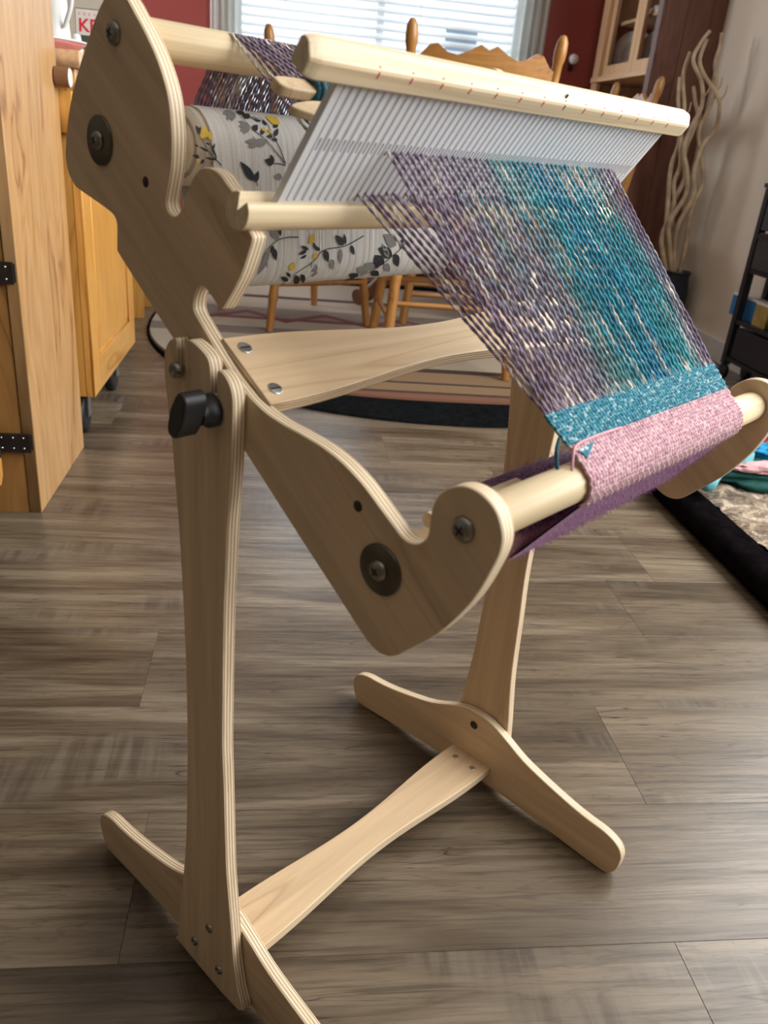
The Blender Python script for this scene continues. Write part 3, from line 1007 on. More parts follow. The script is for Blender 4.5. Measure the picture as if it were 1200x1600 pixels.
# local x -> bn (thickness), local y -> loom x, local z -> along the arm
zc_ = bn.cross(Vector((1, 0, 0)))
Mb = Matrix(((bn.x, 1, zc_.x, bc_.x), (bn.y, 0, zc_.y, bc_.y), (bn.z, 0, zc_.z, bc_.z), (0, 0, 0, 1)))
bo.matrix_basis = Matrix.Translation(-Vector(loom['_b'])) @ Mb
for x in (TH + 0.0075, WI - 0.0075):
    for d in (-0.0178, 0.0178):
        c = Vector((x, bc_.y, bc_.z)) + bu * d - bn * 0.0003
        nm = MB().lathe(c, bn, [(0, 0.0048), (0.0008, 0.0048), (0.0010, 0.0042), (0.0010, 0)], 20)
        q = Matrix.Translation(c + bn * 0.0011) @ Matrix(((1, 0, 0, 0), (0, bu.y, bn.y, 0), (0, bu.z, bn.z, 0), (0, 0, 0, 1)))
        nm.box(-0.0041, 0.0041, -0.0005, 0.0005, -0.0003, 0.0001, 1, q)
        part(loom, 'barrel_nut', nm, ['zinc', 'black_iron'], 'zinc barrel nut with a slot')
# apron rod and cord at the cloth beam
part(loom, 'apron_rod', MB().tube([(TH + 0.006, -0.356, 0.520), (0.10, -0.356, 0.520)], 0.0045, 12), 'birch_dowel')
cd = [Vector((0.036 + 0.0016 * i / 10, -0.356 + 0.0062 * math.cos(i * 0.9), 0.520 + 0.0062 * math.sin(i * 0.9))) for i in range(29)]
part(loom, 'apron_cord', MB().tube(smooth_path(cd, 3) + [Vector((0.05, -0.346, 0.512)), Vector((0.075, -0.338, 0.502))], 0.0017, 7), 'cord', 'white knotted apron cord')

# ------------------------------------------------------------------ rigid heddle standing in the rail
HX0, HX1 = 0.0152, 0.3724
heddle = thing('rigid_heddle', 'white rigid heddle reed with a pale wooden top bar marked in red', 'heddle', (XM, -0.2236, 0.668), ROT)
RT = 0.0046            # reed thickness
PITCH = (HX1 - HX0 - 0.0092) / 58


def reed_pt(x, v, d):
    return Vector((x, 0, 0)) + Vector((0, RB.y, RB.z)) + RV * v + RN * d


def reed_box(m, x0, x1, v0, v1, d0=-RT / 2, d1=RT / 2, mi=0):
    p = [reed_pt(x, v, d) for x in (x0, x1) for v in (v0, v1) for d in (d0, d1)]
    m.add(p, [(0, 1, 3, 2), (4, 6, 7, 5), (0, 4, 5, 1), (2, 3, 7, 6), (0, 2, 6, 4), (1, 5, 7, 3)], mi)
    return m


part(heddle, 'end_plate', reed_box(MB(), HX0, HX0 + 0.0046, -0.004, 0.0765), 'reed_plastic')
part(heddle, 'end_plate', reed_box(MB(), HX1 - 0.0046, HX1, -0.004, 0.0765), 'reed_plastic')
part(heddle, 'lower_rail', reed_box(MB(), HX0 + 0.0046, HX1 - 0.0046, -0.004, 0.0005, -RT / 2 + 0.0003, RT / 2 - 0.0003), 'reed_plastic')
# one tooth: a flat bar with a long eye; made around x = 0
bw = PITCH * 0.60 / 2
ew = PITCH * 0.145
tm = MB()
outer = [(-bw, 0.0005), (bw, 0.0005), (bw, 0.0765), (-bw, 0.0765)]
eye = [(ew * math.cos(a), 0.0405 + ew + ew * math.sin(a)) for a in [PI * i / 6 for i in range(7)]]
eye += [(ew * math.cos(a), 0.0345 + ew * math.sin(a)) for a in [PI + PI * i / 6 for i in range(7)]]
bmt = bmesh.new()
for d in (-RT / 2, RT / 2):
    vo = [bmt.verts.new(reed_pt(x, v, d)) for x, v in outer]
    ve = [bmt.verts.new(reed_pt(x, v, d)) for x, v in eye]
    eo = [bmt.edges.new((vo[i], vo[(i + 1) % 4])) for i in range(4)]
    ee = [bmt.edges.new((ve[i], ve[(i + 1) % len(ve)])) for i in range(len(ve))]
    bmesh.ops.triangle_fill(bmt, use_beauty=True, edges=eo + ee)
    if d < 0:
        keep = (vo, ve)
    else:
        for a, b in ((keep[0], vo), (keep[1], ve)):
            for i in range(len(a)):
                j = (i + 1) % len(a)
                bmt.faces.new((a[i], a[j], b[j], b[i]))
bmesh.ops.recalc_face_normals(bmt, faces=bmt.faces)
tooth_me = bpy.data.meshes.new('tooth')
bmt.to_mesh(tooth_me)
bmt.free()
tooth_me.materials.append(MATS['reed_plastic'])
TX = []
for i in range(58):
    x = HX0 + 0.0046 + PITCH * (i + 0.5)
    TX.append(x)
    o = part(heddle, 'tooth', tooth_me, None)
    o.location = Vector(o.location) + Vector((x, 0, 0))
# wooden top bar: section in (d, v), tapered ends
sec = [(0.0058, 0.0750), (0.0068, 0.0762), (0.0070, 0.0842), (0.0064, 0.0858), (0.0012, 0.0908), (-0.0010, 0.0918), (-0.0050, 0.0914), (-0.0068, 0.0892), (-0.0070, 0.0765), (-0.0060, 0.0750)]
bxs = [(-0.0125, 0.76), (-0.0118, 0.82), (-0.0085, 0.94), (-0.0060, 0.99), (-0.0045, 1.0), (0.388, 1.0), (0.3895, 0.99), (0.3920, 0.94), (0.3955, 0.82), (0.3962, 0.76)]
tb = MB()
vs = []
cm_ = (0.0, 0.0834)
for x, k_ in bxs:
    for d, v in sec:
        vs.append(reed_pt(x, cm_[1] + (v - cm_[1]) * (0.35 + 0.65 * k_), d * k_))
ns = len(sec)
tb.add(vs, [(i * ns + j, (i + 1) * ns + j, (i + 1) * ns + (j + 1) % ns, i * ns + (j + 1) % ns) for i in range(len(bxs) - 1) for j in range(ns)], 0, False)
tb.add(vs[:ns], [tuple(range(ns))], 0)
tb.add(vs[-ns:], [tuple(range(ns))[::-1]], 0)
top_bar = part(heddle, 'top_bar', tb, 'heddle_wood', 'pale wooden top bar')
for i in range(14):
    x = 0.0335 + i * 0.02485
    m = MB()
    if i == 7:
        reed_box(m, x - 0.0004, x + 0.0004, 0.0880, 0.0905, 0.0030, 0.0044)
    reed_box(m, x - 0.00035, x + 0.00035, 0.0818, 0.0850, 0.0060, 0.00725)
    reed_box(m, x - 0.00035, x + 0.00035, 0.0848, 0.0872, 0.0030, 0.0057)
    part(top_bar, 'tick_mark', m, 'tick_dark' if i == 7 else 'tick_red', sub=True)

# ------------------------------------------------------------------ the weaving: warp, woven bands, roll
weav = thing('weaving', 'half-woven band of variegated teal and purple warp with pink cloth on the loom', 'weaving', (XM, -0.35, 0.4636), ROT)
P0 = Vector((0, -0.2353, 0.6841))
PT = Vector((0, -0.4001, 0.5442))
PU = (PT - P0).normalized()
PN = Vector((0, PU.z, -PU.y))
if PN.z < 0:
    PN = -PN
FELL = P0 + PU * 0.177
NT_ = 90
RX0, RX1 = 0.0765, 0.3395
FX0, FX1 = 0.0925, 0.3255
BACKT = Vector((0, BK[0] - 0.0085, BK[1] + 0.0100))
plyr = 0.00066
for i in range(NT_):
    t = (i + 0.5) / NT_
    xr, xf, xb = 0.0, FX0 + (FX1 - FX0) * t, 0.079 + (0.336 - 0.079) * t
    vv = 0.0375 if i % 2 else 0.0050 + random.uniform(0, 0.003)
    # snap to an eye or to a slot of the reed
    if i % 2:
        xr = TX[9 + i // 2]
    else:
        xr = TX[9 + i // 2] - PITCH / 2
    A = reed_pt(xr, vv, 0)
    F = Vector((xf + random.uniform(-0.0006, 0.0006), FELL.y, FELL.z)) + PN * 0.0006
    # path: behind the reed over the back beam and down to the warp beam
    path = [F, F.lerp(A, 0.33), F.lerp(A, 0.66), A]
    Bt = Vector((xb, BACKT.y, BACKT.z))
    path += [A.lerp(Bt, 0.35), A.lerp(Bt, 0.7), Bt]
    for a in (62, 20, -20):
        an = math.radians(a)
        path.append(Vector((xb, BK[0] + 0.0132 * math.cos(an), BK[1] + 0.0132 * math.sin(an))))
    path += [Vector((xb, -0.0560, 0.7200)), Vector((xb, -0.0375, 0.6900))]
    # resample every 2 mm in front, coarser behind
    pts = []
    for a, b in zip(path[:-1], path[1:]):
        L = (b - a).length
        n = max(1, int(L / 0.0022))
        pts += [a.lerp(b, j / n) for j in range(n)]
    pts.append(path[-1])
    ph = random.uniform(0, 6.28)
    sag = random.uniform(-0.0012, 0.0012)
    m = MB()
    for ply in (0, 1):
        q, rr = [], []
        for j, p in enumerate(pts):
            a = ph + ply * PI + j * 0.95
            tgt = (pts[min(j + 1, len(pts) - 1)] - pts[max(j - 1, 0)]).normalized()
            sd = Vector((1, 0, 0))
            nn = tgt.cross(sd).normalized()
            wv = 0.00025 * math.sin(j * 0.21 + ph) + 0.0002 * math.sin(j * 0.57 + 2 * ph)
            q.append(p + sd * (0.00052 * math.cos(a) + wv) + nn * (0.00052 * math.sin(a)))
            rr.append(plyr * (1 + 0.25 * math.sin(j * 0.33 + 3 * ph) * math.sin(j * 0.11 + ph)))
        m.tube(q, rr, 5)
    part(weav, 'warp_thread', m, 'warp_yarn')

# woven cloth: path of the cloth in (y, z) from the fell over the front beam to the cloth roll
RC = 0.0137
a0 = math.atan2(PT.z - FR[1], PT.y - FR[0])
ROLLR = 0.0255
cpath = []
Lf = (PT - FELL).length
npl = int(Lf / 0.00055)
for j in range(npl):
    q = FELL.lerp(PT, j / npl)
    cpath.append((q.y, q.z, PN.y, PN.z))
a1 = math.radians(231)
steps = int((a1 - a0) * RC / 0.00055)
for j in range(steps):
    a = a0 + (a1 - a0) * j / steps
    cpath.append((FR[0] + RC * math.cos(a), FR[1] + RC * math.sin(a), math.cos(a), math.sin(a)))


def cloth(path, xa, xb, weft_step, warp_n, amp, s0, name, mat, label):
    """a plain weave sheet along the path; xa/xb: functions of arc length -> left and right edge"""
    s_ = [0.0]
    for p, q in zip(path[:-1], path[1:]):
        s_.append(s_[-1] + math.hypot(q[0] - p[0], q[1] - p[1]))
    nx = warp_n * 4
    vs, col = [], []
    for k, (y, z, ny, nz) in enumerate(path):
        s = s_[k] + s0
        l_, r_ = xa(s), xb(s)
        row = s / weft_step
        for i in range(nx + 1):
            u = i / nx * warp_n
            c = math.cos(PI * u) * math.cos(PI * row)
            prof = abs(math.sin(PI * row)) ** 0.5
            h = amp * (0.55 * abs(c) ** 0.6 * (1 if c > 0 else 0.75) * 1.0 + 0.25 * prof)
            edge = 1 - min(1, min(i, nx - i) / 3)
            x = l_ + (r_ - l_) * i / nx + (0.0006 * math.sin(row * PI) if i in (0, nx) else 0)
            vs.append((x, y + ny * (h - 0.0006 * edge), z + nz * (h - 0.0006 * edge)))
            col.append(min(1.0, max(0.0, 0.5 + 2.2 * c)))
    n1 = nx + 1
    fs = [(k * n1 + i, k * n1 + i + 1, (k + 1) * n1 + i + 1, (k + 1) * n1 + i) for k in range(len(path) - 1) for i in range(nx)]
    nv = len(vs)
    # back side 1.2 mm behind, coarse, so the cloth has a thickness
    vb, fb = [], []
    for k, (y, z, ny, nz) in enumerate(path):
        s = s_[k] + s0
        vb += [(xa(s), y - ny * 0.0004, z - nz * 0.0004), (xb(s), y - ny * 0.0004, z - nz * 0.0004)]
    for k in range(len(path) - 1):
        fb.append((nv + 2 * k, nv + 2 * k + 2, nv + 2 * k + 3, nv + 2 * k + 1))
        fb.append((k * n1, (k + 1) * n1, nv + 2 * k + 2, nv + 2 * k))
        fb.append((k * n1 + nx, nv + 2 * k + 1, nv + 2 * k + 3, (k + 1) * n1 + nx))
    me = bpy.data.meshes.new(name)
    me.from_pydata(vs + vb, [], fs + fb)
    at = me.attributes.new('over', 'FLOAT', 'POINT')
    at.data.foreach_set('value', col + [0.5] * len(vb))
    me.polygons.foreach_set('use_smooth', [True] * len(me.polygons))
    me.materials.append(MATS[mat])
    me.update()
    return part(weav, name, me, None, label)


TEAL = 0.0225


def lx(s):
    return 0.0918 + 0.0050 * min(1, s / 0.03) + 0.0004 * math.sin(s * 900)


def rx(s):
    return 0.3262 - 0.0070 * min(1, s / 0.03) + 0.0004 * math.sin(s * 800 + 1)


nteal = int(TEAL / (Lf / npl))
cloth(cpath[:nteal + 1], lx, rx, 0.0024, NT_ // 2 + 20, 0.0034, 0.0, 'woven_band', 'cloth_teal', 'newly woven teal band with white flecks')
cloth(cpath[nteal:], lx, rx, 0.0024, NT_ // 2 + 20, 0.0033, TEAL, 'woven_cloth', 'cloth_pink', 'pink cloth wrapped over the front beam')
# sheet from the front beam down to the roll, and the roll itself
ro = Vector((0, CB[0], CB[1]))
rl = MB()
prof = []
nseg = 72
LXR, RXR = 0.0990, 0.3180
vs, fs = [], []
for k in range(2):
    for i in range(nseg):
        a = 2 * PI * i / nseg
        rad = ROLLR * (1 + 0.02 * math.sin(3 * a + k))
        vs.append(((LXR, RXR)[k], ro.y + rad * math.cos(a), ro.z + rad * math.sin(a)))
for k in range(2):
    for i in range(nseg):
        a = 2 * PI * i / nseg
        vs.append(((LXR, RXR)[k], ro.y + 0.0126 * math.cos(a), ro.z + 0.0126 * math.sin(a)))
fs = [(i, (i + 1) % nseg, nseg + (i + 1) % nseg, nseg + i) for i in range(nseg)]
fs += [(i, 2 * nseg + i, 2 * nseg + (i + 1) % nseg, (i + 1) % nseg) for i in range(nseg)]
fs += [(nseg + i, nseg + (i + 1) % nseg, 3 * nseg + (i + 1) % nseg, 3 * nseg + i) for i in range(nseg)]
rl.add(vs, fs, 0, True)
part(weav, 'cloth_roll', rl, 'cloth_roll', 'fuzzy purple and lilac cloth wound on the cloth beam')
# the cloth between beam and roll (tangent sheet at the front)
pe = Vector((0, FR[0] + RC * math.cos(a1), FR[1] + RC * math.sin(a1)))
an = math.radians(228)
pr = Vector((0, ro.y + (ROLLR + 0.001) * math.cos(an), ro.z + (ROLLR + 0.001) * math.sin(an)))
sh = MB()
pth = []
for j in range(9):
    t = j / 8
    a = a1 + t * 0.25
    pth.append(pe.lerp(pr, t))
vs, fs = [], []
nrm = Vector((0, (pr - pe).z, -(pr - pe).y)).normalized() * 0.0008
if nrm.y > 0:
    nrm = -nrm
for sgn in (1, -1):
    o = len(vs)
    for p in pth:
        vs += [(LXR, p.y + sgn * nrm.y, p.z + sgn * nrm.z), (RXR, p.y + sgn * nrm.y, p.z + sgn * nrm.z)]
    fs += [(o + 2 * j, o + 2 * j + 1, o + 2 * j + 3, o + 2 * j + 2) for j in range(8)]
sh.add(vs, fs, 0, True)
part(weav, 'mohair_sheet', sh, 'lilac_fuzz', 'lilac mohair cloth running from beam to roll')
# mohair hairs standing off the roll
fz = MB()
for i in range(1500):
    a = random.uniform(0, 2 * PI)
    x = random.uniform(LXR - 0.001, RXR)
    r0, r1 = ROLLR, ROLLR + random.uniform(0.0015, 0.0055)
    da, dx = random.uniform(-0.16, 0.16), random.uniform(-0.004, 0.004)
    p = Vector((x, ro.y + r0 * math.cos(a), ro.z + r0 * math.sin(a)))
    q = Vector((x + dx, ro.y + r1 * math.cos(a + da), ro.z + r1 * math.sin(a + da)))
    fz.tube([p, p.lerp(q, 0.5) + Vector((0.0004, 0, 0.0004)), q], [0.00010, 0.00008, 0.00003], 3, cap=False)
for i in range(2200):
    t = random.random()
    p = pe.lerp(pr, t) + Vector((random.uniform(LXR, RXR), 0, 0))
    q = p + nrm.normalized() * random.uniform(0.001, 0.004) + Vector((random.uniform(-0.004, 0.004), 0, random.uniform(-0.003, 0.001)))
    fz.tube([p, p.lerp(q, 0.5) + Vector((0.0004, 0, -0.0004)), q], [0.00013, 0.00010, 0.00004], 3, cap=False)
part(weav, 'mohair_fuzz', fz, 'lilac_fuzz', 'fine lilac mohair hairs', kind='stuff')
# loose yarn ends at the left edge of the fell and the teal end hanging behind the right edge
E1 = FELL + Vector((0.0925, 0, 0))
part(weav, 'yarn_tail', MB().tube(smooth_path([E1 + PU * 0.016, E1 + PU * 0.020 + Vector((-0.006, 0, -0.003)), E1 + PU * 0.026 + Vector((-0.008, 0, -0.010)), E1 + PU * 0.031 + Vector((-0.004, 0.002, -0.017)), E1 + PU * 0.034 + Vector((0.006, 0.006, -0.022))], 8), 0.0011, 7), 'yarn_dark_teal', 'dark teal yarn end looping down')
E2 = E1 + PU * 0.0225 + PN * 0.0022
part(weav, 'yarn_tail', MB().tube(smooth_path([E2 + Vector((0.060, 0, 0)), E2 + Vector((0.030, 0, 0.0004)), E2 + Vector((0.008, 0, 0.0003)) + PU * 0.001, E2 + Vector((0.0005, 0, -0.002)) + PU * 0.005, E2 + Vector((-0.002, 0.0, -0.012)) + PU * 0.009, E2 + Vector((0.004, 0.006, -0.019)) + PU * 0.010], 8), 0.0008, 7), 'yarn_pink', 'pink yarn end lying along the edge of the teal band')
E3 = FELL + Vector((0.099, 0, 0)) + PU * 0.0265 + PN * 0.0012
wd = MB()
wd.add([E3, E3 + Vector((0.004, 0, 0)) + PU * 0.006, E3 + Vector((0.020, 0, 0)) - PU * 0.002, E3 + PN * 0.0014, E3 + Vector((0.004, 0, 0)) + PU * 0.006 + PN * 0.0014, E3 + Vector((0.020, 0, 0)) - PU * 0.002 + PN * 0.0010],
       [(0, 1, 2), (3, 5, 4), (0, 3, 4, 1), (1, 4, 5, 2), (2, 5, 3, 0)])
part(weav, 'turned_edge', wd, 'cloth_teal', 'small turned corner of teal weft')
ES = reed_pt(0.3415, 0.004, 0.001)
part(weav, 'yarn_tail', MB().tube(smooth_path([ES + Vector((0.001, 0.02, 0.010)), ES + Vector((0.003, -0.004, -0.004)), ES + Vector((0.004, -0.014, -0.016)), ES + Vector((0.006, -0.024, -0.026))], 8), 0.0013, 7), 'yarn_teal', 'loose teal yarn end at the right edge of the warp')

# ------------------------------------------------------------------ stick shuttle and pick-up stick lying on the warp behind the heddle
shut = thing('stick_shuttle', 'flat wooden stick shuttle wound with dark teal yarn behind the heddle', 'shuttle', (0.20, -0.185, 0.7180), ROT)
m = MB()
sx0, sx1 = 0.0440, 0.3300
prof = [(0.0, 0.0036), (0.003, 0.0058), (0.008, 0.0070), (0.014, 0.0075)]
ol = [(sx0 + u, v) for u, v in prof] + [(sx1 - u, v) for u, v in reversed(prof)] + [(sx1 - u, -v) for u, v in prof] + [(sx0 + u, -v) for u, v in reversed(prof)]
m.extrude([(a, b) for a, b in ol], -0.0035, 0.0035, 0, 0, 0.0012)
so = part(shut, 'stick', m, 'stick_wood')
WL = (BACKT - reed_pt(0, 0.02, 0)).normalized()
wn = Vector((0, -WL.z, WL.y))
Msh = Matrix(((0, 1, 0, 0), (wn.y, 0, WL.y, -0.1850), (wn.z, 0, WL.z, 0.7255), (0, 0, 0, 1)))
so.matrix_basis = Matrix.Translation(-Vector(shut['_b'])) @ Msh
wm = MB()
for k in range(46):
    x = 0.070 + k * 0.0048
    e = 1.0 + 0.25 * math.sin(k * 1.7)
    ring = []
    for i in range(14):
        a = 2 * PI * i / 14
        q = Msh @ Vector((0.0060 * e * math.sin(a), x + 0.003 * math.sin(a + k), 0.0092 * e * math.cos(a)))
        ring.append(q)
    wm.tube(ring, 0.0021, 6, closed=True)
part(shut, 'wound_yarn', wm, 'yarn_dark_teal', 'dark teal yarn wound round the shuttle', kind='stuff')
pick = thing('pickup_stick', 'thin wooden pick-up stick with a rounded point under the shuttle', 'stick', (0.20, -0.205, 0.7030), ROT)
m = MB()
prof = [(0.0, 0.0012), (0.004, 0.0036), (0.012, 0.0068), (0.022, 0.0095), (0.034, 0.0110)]
sx0, sx1 = 0.0395, 0.325
ol = [(sx0 + u, v) for u, v in prof] + [(sx1 - u, v) for u, v in reversed(prof)] + [(sx1 - u, -v) for u, v in prof] + [(sx0 + u, -v) for u, v in reversed(prof)]
m.extrude(ol, -0.0026, 0.0026, 0, 0, 0.0010)
po = part(pick, 'blade', m, 'stick_wood')
po.matrix_basis = Matrix.Translation(-Vector(pick['_b'])) @ Matrix(((0, 1, 0, 0), (wn.y, 0, WL.y, -0.2050), (wn.z, 0, WL.z, 0.7135), (0, 0, 0, 1)))

# ------------------------------------------------------------------ packing paper on the warp beam, with its printed sprigs
pap = thing('packing_paper', 'white leaf-printed packing paper rolled on the warp beam and hanging in a loop', 'paper', (0.20, -0.09, 0.590), ROT)
PR = 0.0266
pp = []
for i in range(60):
    a = math.radians(180 + 330 - i * 330 / 59)          # once round the roll, ending at the front
    pp.append((WB[0] + PR * math.cos(a), WB[1] + PR * math.sin(a)))
roll_n = len(pp)
rm = MB()
for xa, xb, r0 in ((0.0600, 0.334, PR - 0.0006), ):
    rm.lathe((xa, WB[0], WB[1]), (1, 0, 0), [(0, 0.0128), (0.0, r0), (xb - xa, r0), (xb - xa, 0.0128)], 48)
part(pap, 'roll', rm, 'paper')
for q in range(4):
    part(pap, 'roll_edge', MB().lathe((0.0580 + 0.001 * q, WB[0], WB[1]), (1, 0, 0), [(0, 0.014 + q * 0.0034), (0, 0.0145 + q * 0.0034), (0.003, 0.0145 + q * 0.0034)], 40), 'paper')
front = smooth_path([(0, -0.0640, 0.7128), (0, -0.0760, 0.7098), (0, -0.0862, 0.7010), (0, -0.0905, 0.6900), (0, -0.0935, 0.6700), (0, -0.0972, 0.6450), (0, -0.1000, 0.6220), (0, -0.0990, 0.6060), (0, -0.0930, 0.5950), (0, -0.0840, 0.5905), (0, -0.0740, 0.5930),
                     (0, -0.0670, 0.6020), (0, -0.0620, 0.6200), (0, -0.0560, 0.6400), (0, -0.0480, 0.6575), (0, -0.0420, 0.6650)], 4)
XA, XB = 0.0680, 0.334
sh = MB()
for sgn in (0, 1):
    vs, fs = [], []
    for k, p in enumerate(front):
        t = (front[min(k + 1, len(front) - 1)] - front[max(k - 1, 0)]).normalized()
        nn = Vector((0, -t.z, t.y)) * (0.0003 * (1 if sgn else -1))
        for i in range(25):
            x = XA + (XB - XA) * i / 24
            vs.append((x, p.y + nn.y + 0.0006 * math.sin(x * 70 + k * 0.2), p.z + nn.z))
    for k in range(len(front) - 1):
        for i in range(24):
            a = k * 25 + i
            fs.append((a, a + 1, a + 26, a + 25))
    sh.add(vs, fs, 0, True)
part(pap, 'sheet', sh, 'paper')
farc = [0.0]
for _p, _q in zip(front[:-1], front[1:]):
    farc.append(farc[-1] + (_q - _p).length)


def on_paper(x, w_):
    """point just above the paper at x and at the arc length -w_ from the start of the sheet"""
    t = min(max(-w_, 0.0), farc[-1] - 1e-5)
    k = max(i for i in range(len(farc) - 1) if farc[i] <= t)
    f_ = (t - farc[k]) / (farc[k + 1] - farc[k])
    p = front[k].lerp(front[k + 1], f_)
    d = (front[k + 1] - front[k]).normalized()
    nn = Vector((0, d.z, -d.y))
    if k < 30 and nn.y > 0 or (k < 6 and nn.z < 0):
        nn = -nn
    return Vector((x, p.y, p.z)) + nn * 0.0010 + Vector((0, 0.0006 * math.sin(x * 70 + (k + f_) * 0.2), 0))


def stem(m, pts, w0, mi=0):
    P = smooth_path([(x, 0, z) for x, z in pts], 6)
    vs, fs = [], []
    for k, p in enumerate(P):
        t = (P[min(k + 1, len(P) - 1)] - P[max(k - 1, 0)]).normalized()
        n_ = Vector((-t.z, 0, t.x)) * w0 * (1 - 0.5 * k / len(P))
        vs += [on_paper(p.x + n_.x, p.z + n_.z), on_paper(p.x - n_.x, p.z - n_.z)]
    for k in range(len(P) - 1):
        fs.append((2 * k, 2 * k + 1, 2 * k + 3, 2 * k + 2))
    m.add(vs, fs, mi)


def leaf(m, x, z, ang, L, w_, mi=0):
    c, s_ = math.cos(ang), math.sin(ang)
    ol = []
    for k in range(9):
        t = k / 8
        ol.append((L * t, w_ * math.sin(PI * t ** 0.8) * (1 - 0.2 * t)))
    for k in range(7, 0, -1):
        t = k / 8
        ol.append((L * t, -w_ * 0.8 * math.sin(PI * t ** 0.8)))
    P = [on_paper(x + u * c - v * s_, z + u * s_ + v * c) for u, v in ol]
    n = len(P)
    cc = on_paper(x + L * 0.5 * c, z + L * 0.5 * s_)
    m.add(P + [cc], [(i, (i + 1) % n, n) for i in range(n)], mi)


def sprig(pts, leaves, label, w0=0.00042):
    m = MB()
    if pts:
        stem(m, pts, w0)
    for (x, z, a, L, w_, mi) in leaves:
        leaf(m, x, z, math.radians(a), L, w_, mi)
    part(pap, 'printed_sprig', m, ['print_black', 'print_grey', 'print_yellow'], label)


def needles(x, z, a, n, L, mi=1):
    return [(x, z, a + (k - (n - 1) / 2) * 24, L * (1 - 0.06 * abs(k - n / 2)), L * 0.10, mi) for k in range(n)]


sprig([(0.2140, -0.1002), (0.1920, -0.1075), (0.1680, -0.1103), (0.1580, -0.1184), (0.1420, -0.1281), (0.1340, -0.1393)],
      [(0.1900, -0.1066, 143, 0.0125, 0.0035, 0), (0.1920, -0.1066, 103, 0.0089, 0.0022, 0), (0.1980, -0.1075, -52, 0.0098, 0.0025, 0), (0.1760, -0.1176, -57, 0.0109, 0.0033, 1), (0.1860, -0.1094, -81, 0.0134, 0.0027, 1), (0.1680, -0.1103, -58, 0.0113, 0.0034, 0), (0.1540, -0.1035, 54, 0.0069, 0.0034, 2), (0.1580, -0.1002, -144, 0.0074, 0.0033, 2), (0.1360, -0.1254, 74, 0.0073, 0.0037, 2), (0.1620, -0.1137, -165, 0.0062, 0.0031, 2), (0.1640, -0.1103, 155, 0.0088, 0.0018, 0), (0.1600, -0.1094, 124, 0.0071, 0.0014, 0), (0.1520, -0.1094, 161, 0.0085, 0.0017, 0), (0.1500, -0.1103, -162, 0.0084, 0.0017, 0), (0.1500, -0.1137, -158, 0.0065, 0.0013, 0), (0.1560, -0.1184, -90, 0.0057, 0.0009, 1), (0.1600, -0.1206, -67, 0.0103, 0.0016, 1), (0.1580, -0.1274, 29, 0.0069, 0.0014, 1), (0.1600, -0.1319, 37, 0.0075, 0.0015, 1), (0.1480, -0.1287, -50, 0.0154, 0.0025, 0), (0.1420, -0.1294, -52, 0.0193, 0.0031, 0), (0.1380, -0.1353, 152, 0.0113, 0.0023, 0), (0.1380, -0.1393, -109, 0.0062, 0.0012, 0), (0.1380, -0.1307, 143, 0.0075, 0.0014, 0)],
      'sprig with yellow buds on the hanging paper')
sprig([(0.2660, -0.1066), (0.2580, -0.1129), (0.2440, -0.1213), (0.2340, -0.1281), (0.2220, -0.1353), (0.2080, -0.1382)],
      [(0.2500, -0.1169, 160, 0.0192, 0.0054, 0), (0.2460, -0.1184, 130, 0.0155, 0.0031, 1), (0.2520, -0.1161, -49, 0.0151, 0.0042, 0), (0.2420, -0.1241, 150, 0.0161, 0.0045, 0), (0.2360, -0.1274, 129, 0.0126, 0.0038, 0), (0.2320, -0.1281, 159, 0.0150, 0.0045, 1), (0.2260, -0.1319, 160, 0.0170, 0.0051, 1), (0.2420, -0.1241, -35, 0.0147, 0.0037, 1), (0.2300, -0.1313, -22, 0.0151, 0.0038, 0), (0.2180, -0.1364, 164, 0.0145, 0.0036, 0), (0.2140, -0.1359, -102, 0.0095, 0.0024, 0), (0.2540, -0.1085, 150, 0.0186, 0.0056, 1), (0.2600, -0.1112, 77, 0.0090, 0.0027, 0)],
      'sprig of dark and grey leaves near the middle of the hanging paper')
sprig([(0.1420, -0.1002), (0.1300, -0.1002), (0.1200, -0.1024), (0.1100, -0.1085), (0.1060, -0.1137)],
      [(0.1240, -0.0991, 102, 0.0098, 0.0022, 0), (0.1220, -0.1013, 133, 0.0146, 0.0036, 1), (0.1160, -0.1056, -110, 0.0059, 0.0021, 0), (0.1160, -0.1075, -67, 0.0102, 0.0030, 0), (0.1120, -0.1085, -113, 0.0206, 0.0033, 1), (0.1080, -0.1121, -69, 0.0113, 0.0016, 1)],
      'leafy sprig at the left of the hanging paper')
sprig([(0.1320, -0.0482), (0.1240, -0.0413), (0.1160, -0.0337), (0.1060, -0.0260), (0.1020, -0.0178), (0.1000, -0.0012)],
      [(0.1040, -0.0220, -162, 0.0105, 0.0021, 1), (0.1040, -0.0220, -146, 0.0121, 0.0024, 1), (0.1040, -0.0234, -139, 0.0106, 0.0021, 1), (0.1020, -0.0214, 173, 0.0060, 0.0012, 1), (0.0980, -0.0076, -146, 0.0145, 0.0026, 1), (0.0960, -0.0118, -138, 0.0134, 0.0024, 1), (0.0980, -0.0104, -126, 0.0135, 0.0024, 1), (0.1160, -0.0337, -171, 0.0162, 0.0032, 1), (0.1080, -0.0344, -177, 0.0120, 0.0024, 1), (0.1080, -0.0350, -160, 0.0107, 0.0021, 1), (0.1060, -0.0344, 120, 0.0040, 0.0008, 1), (0.1060, -0.0272, 40, 0.0079, 0.0024, 0), (0.1120, -0.0293, 45, 0.0056, 0.0017, 0), (0.1020, -0.0131, 46, 0.0115, 0.0035, 0), (0.1040, -0.0171, 40, 0.0104, 0.0031, 0)],
      'tall branching sprig with needles across the top of the paper roll')
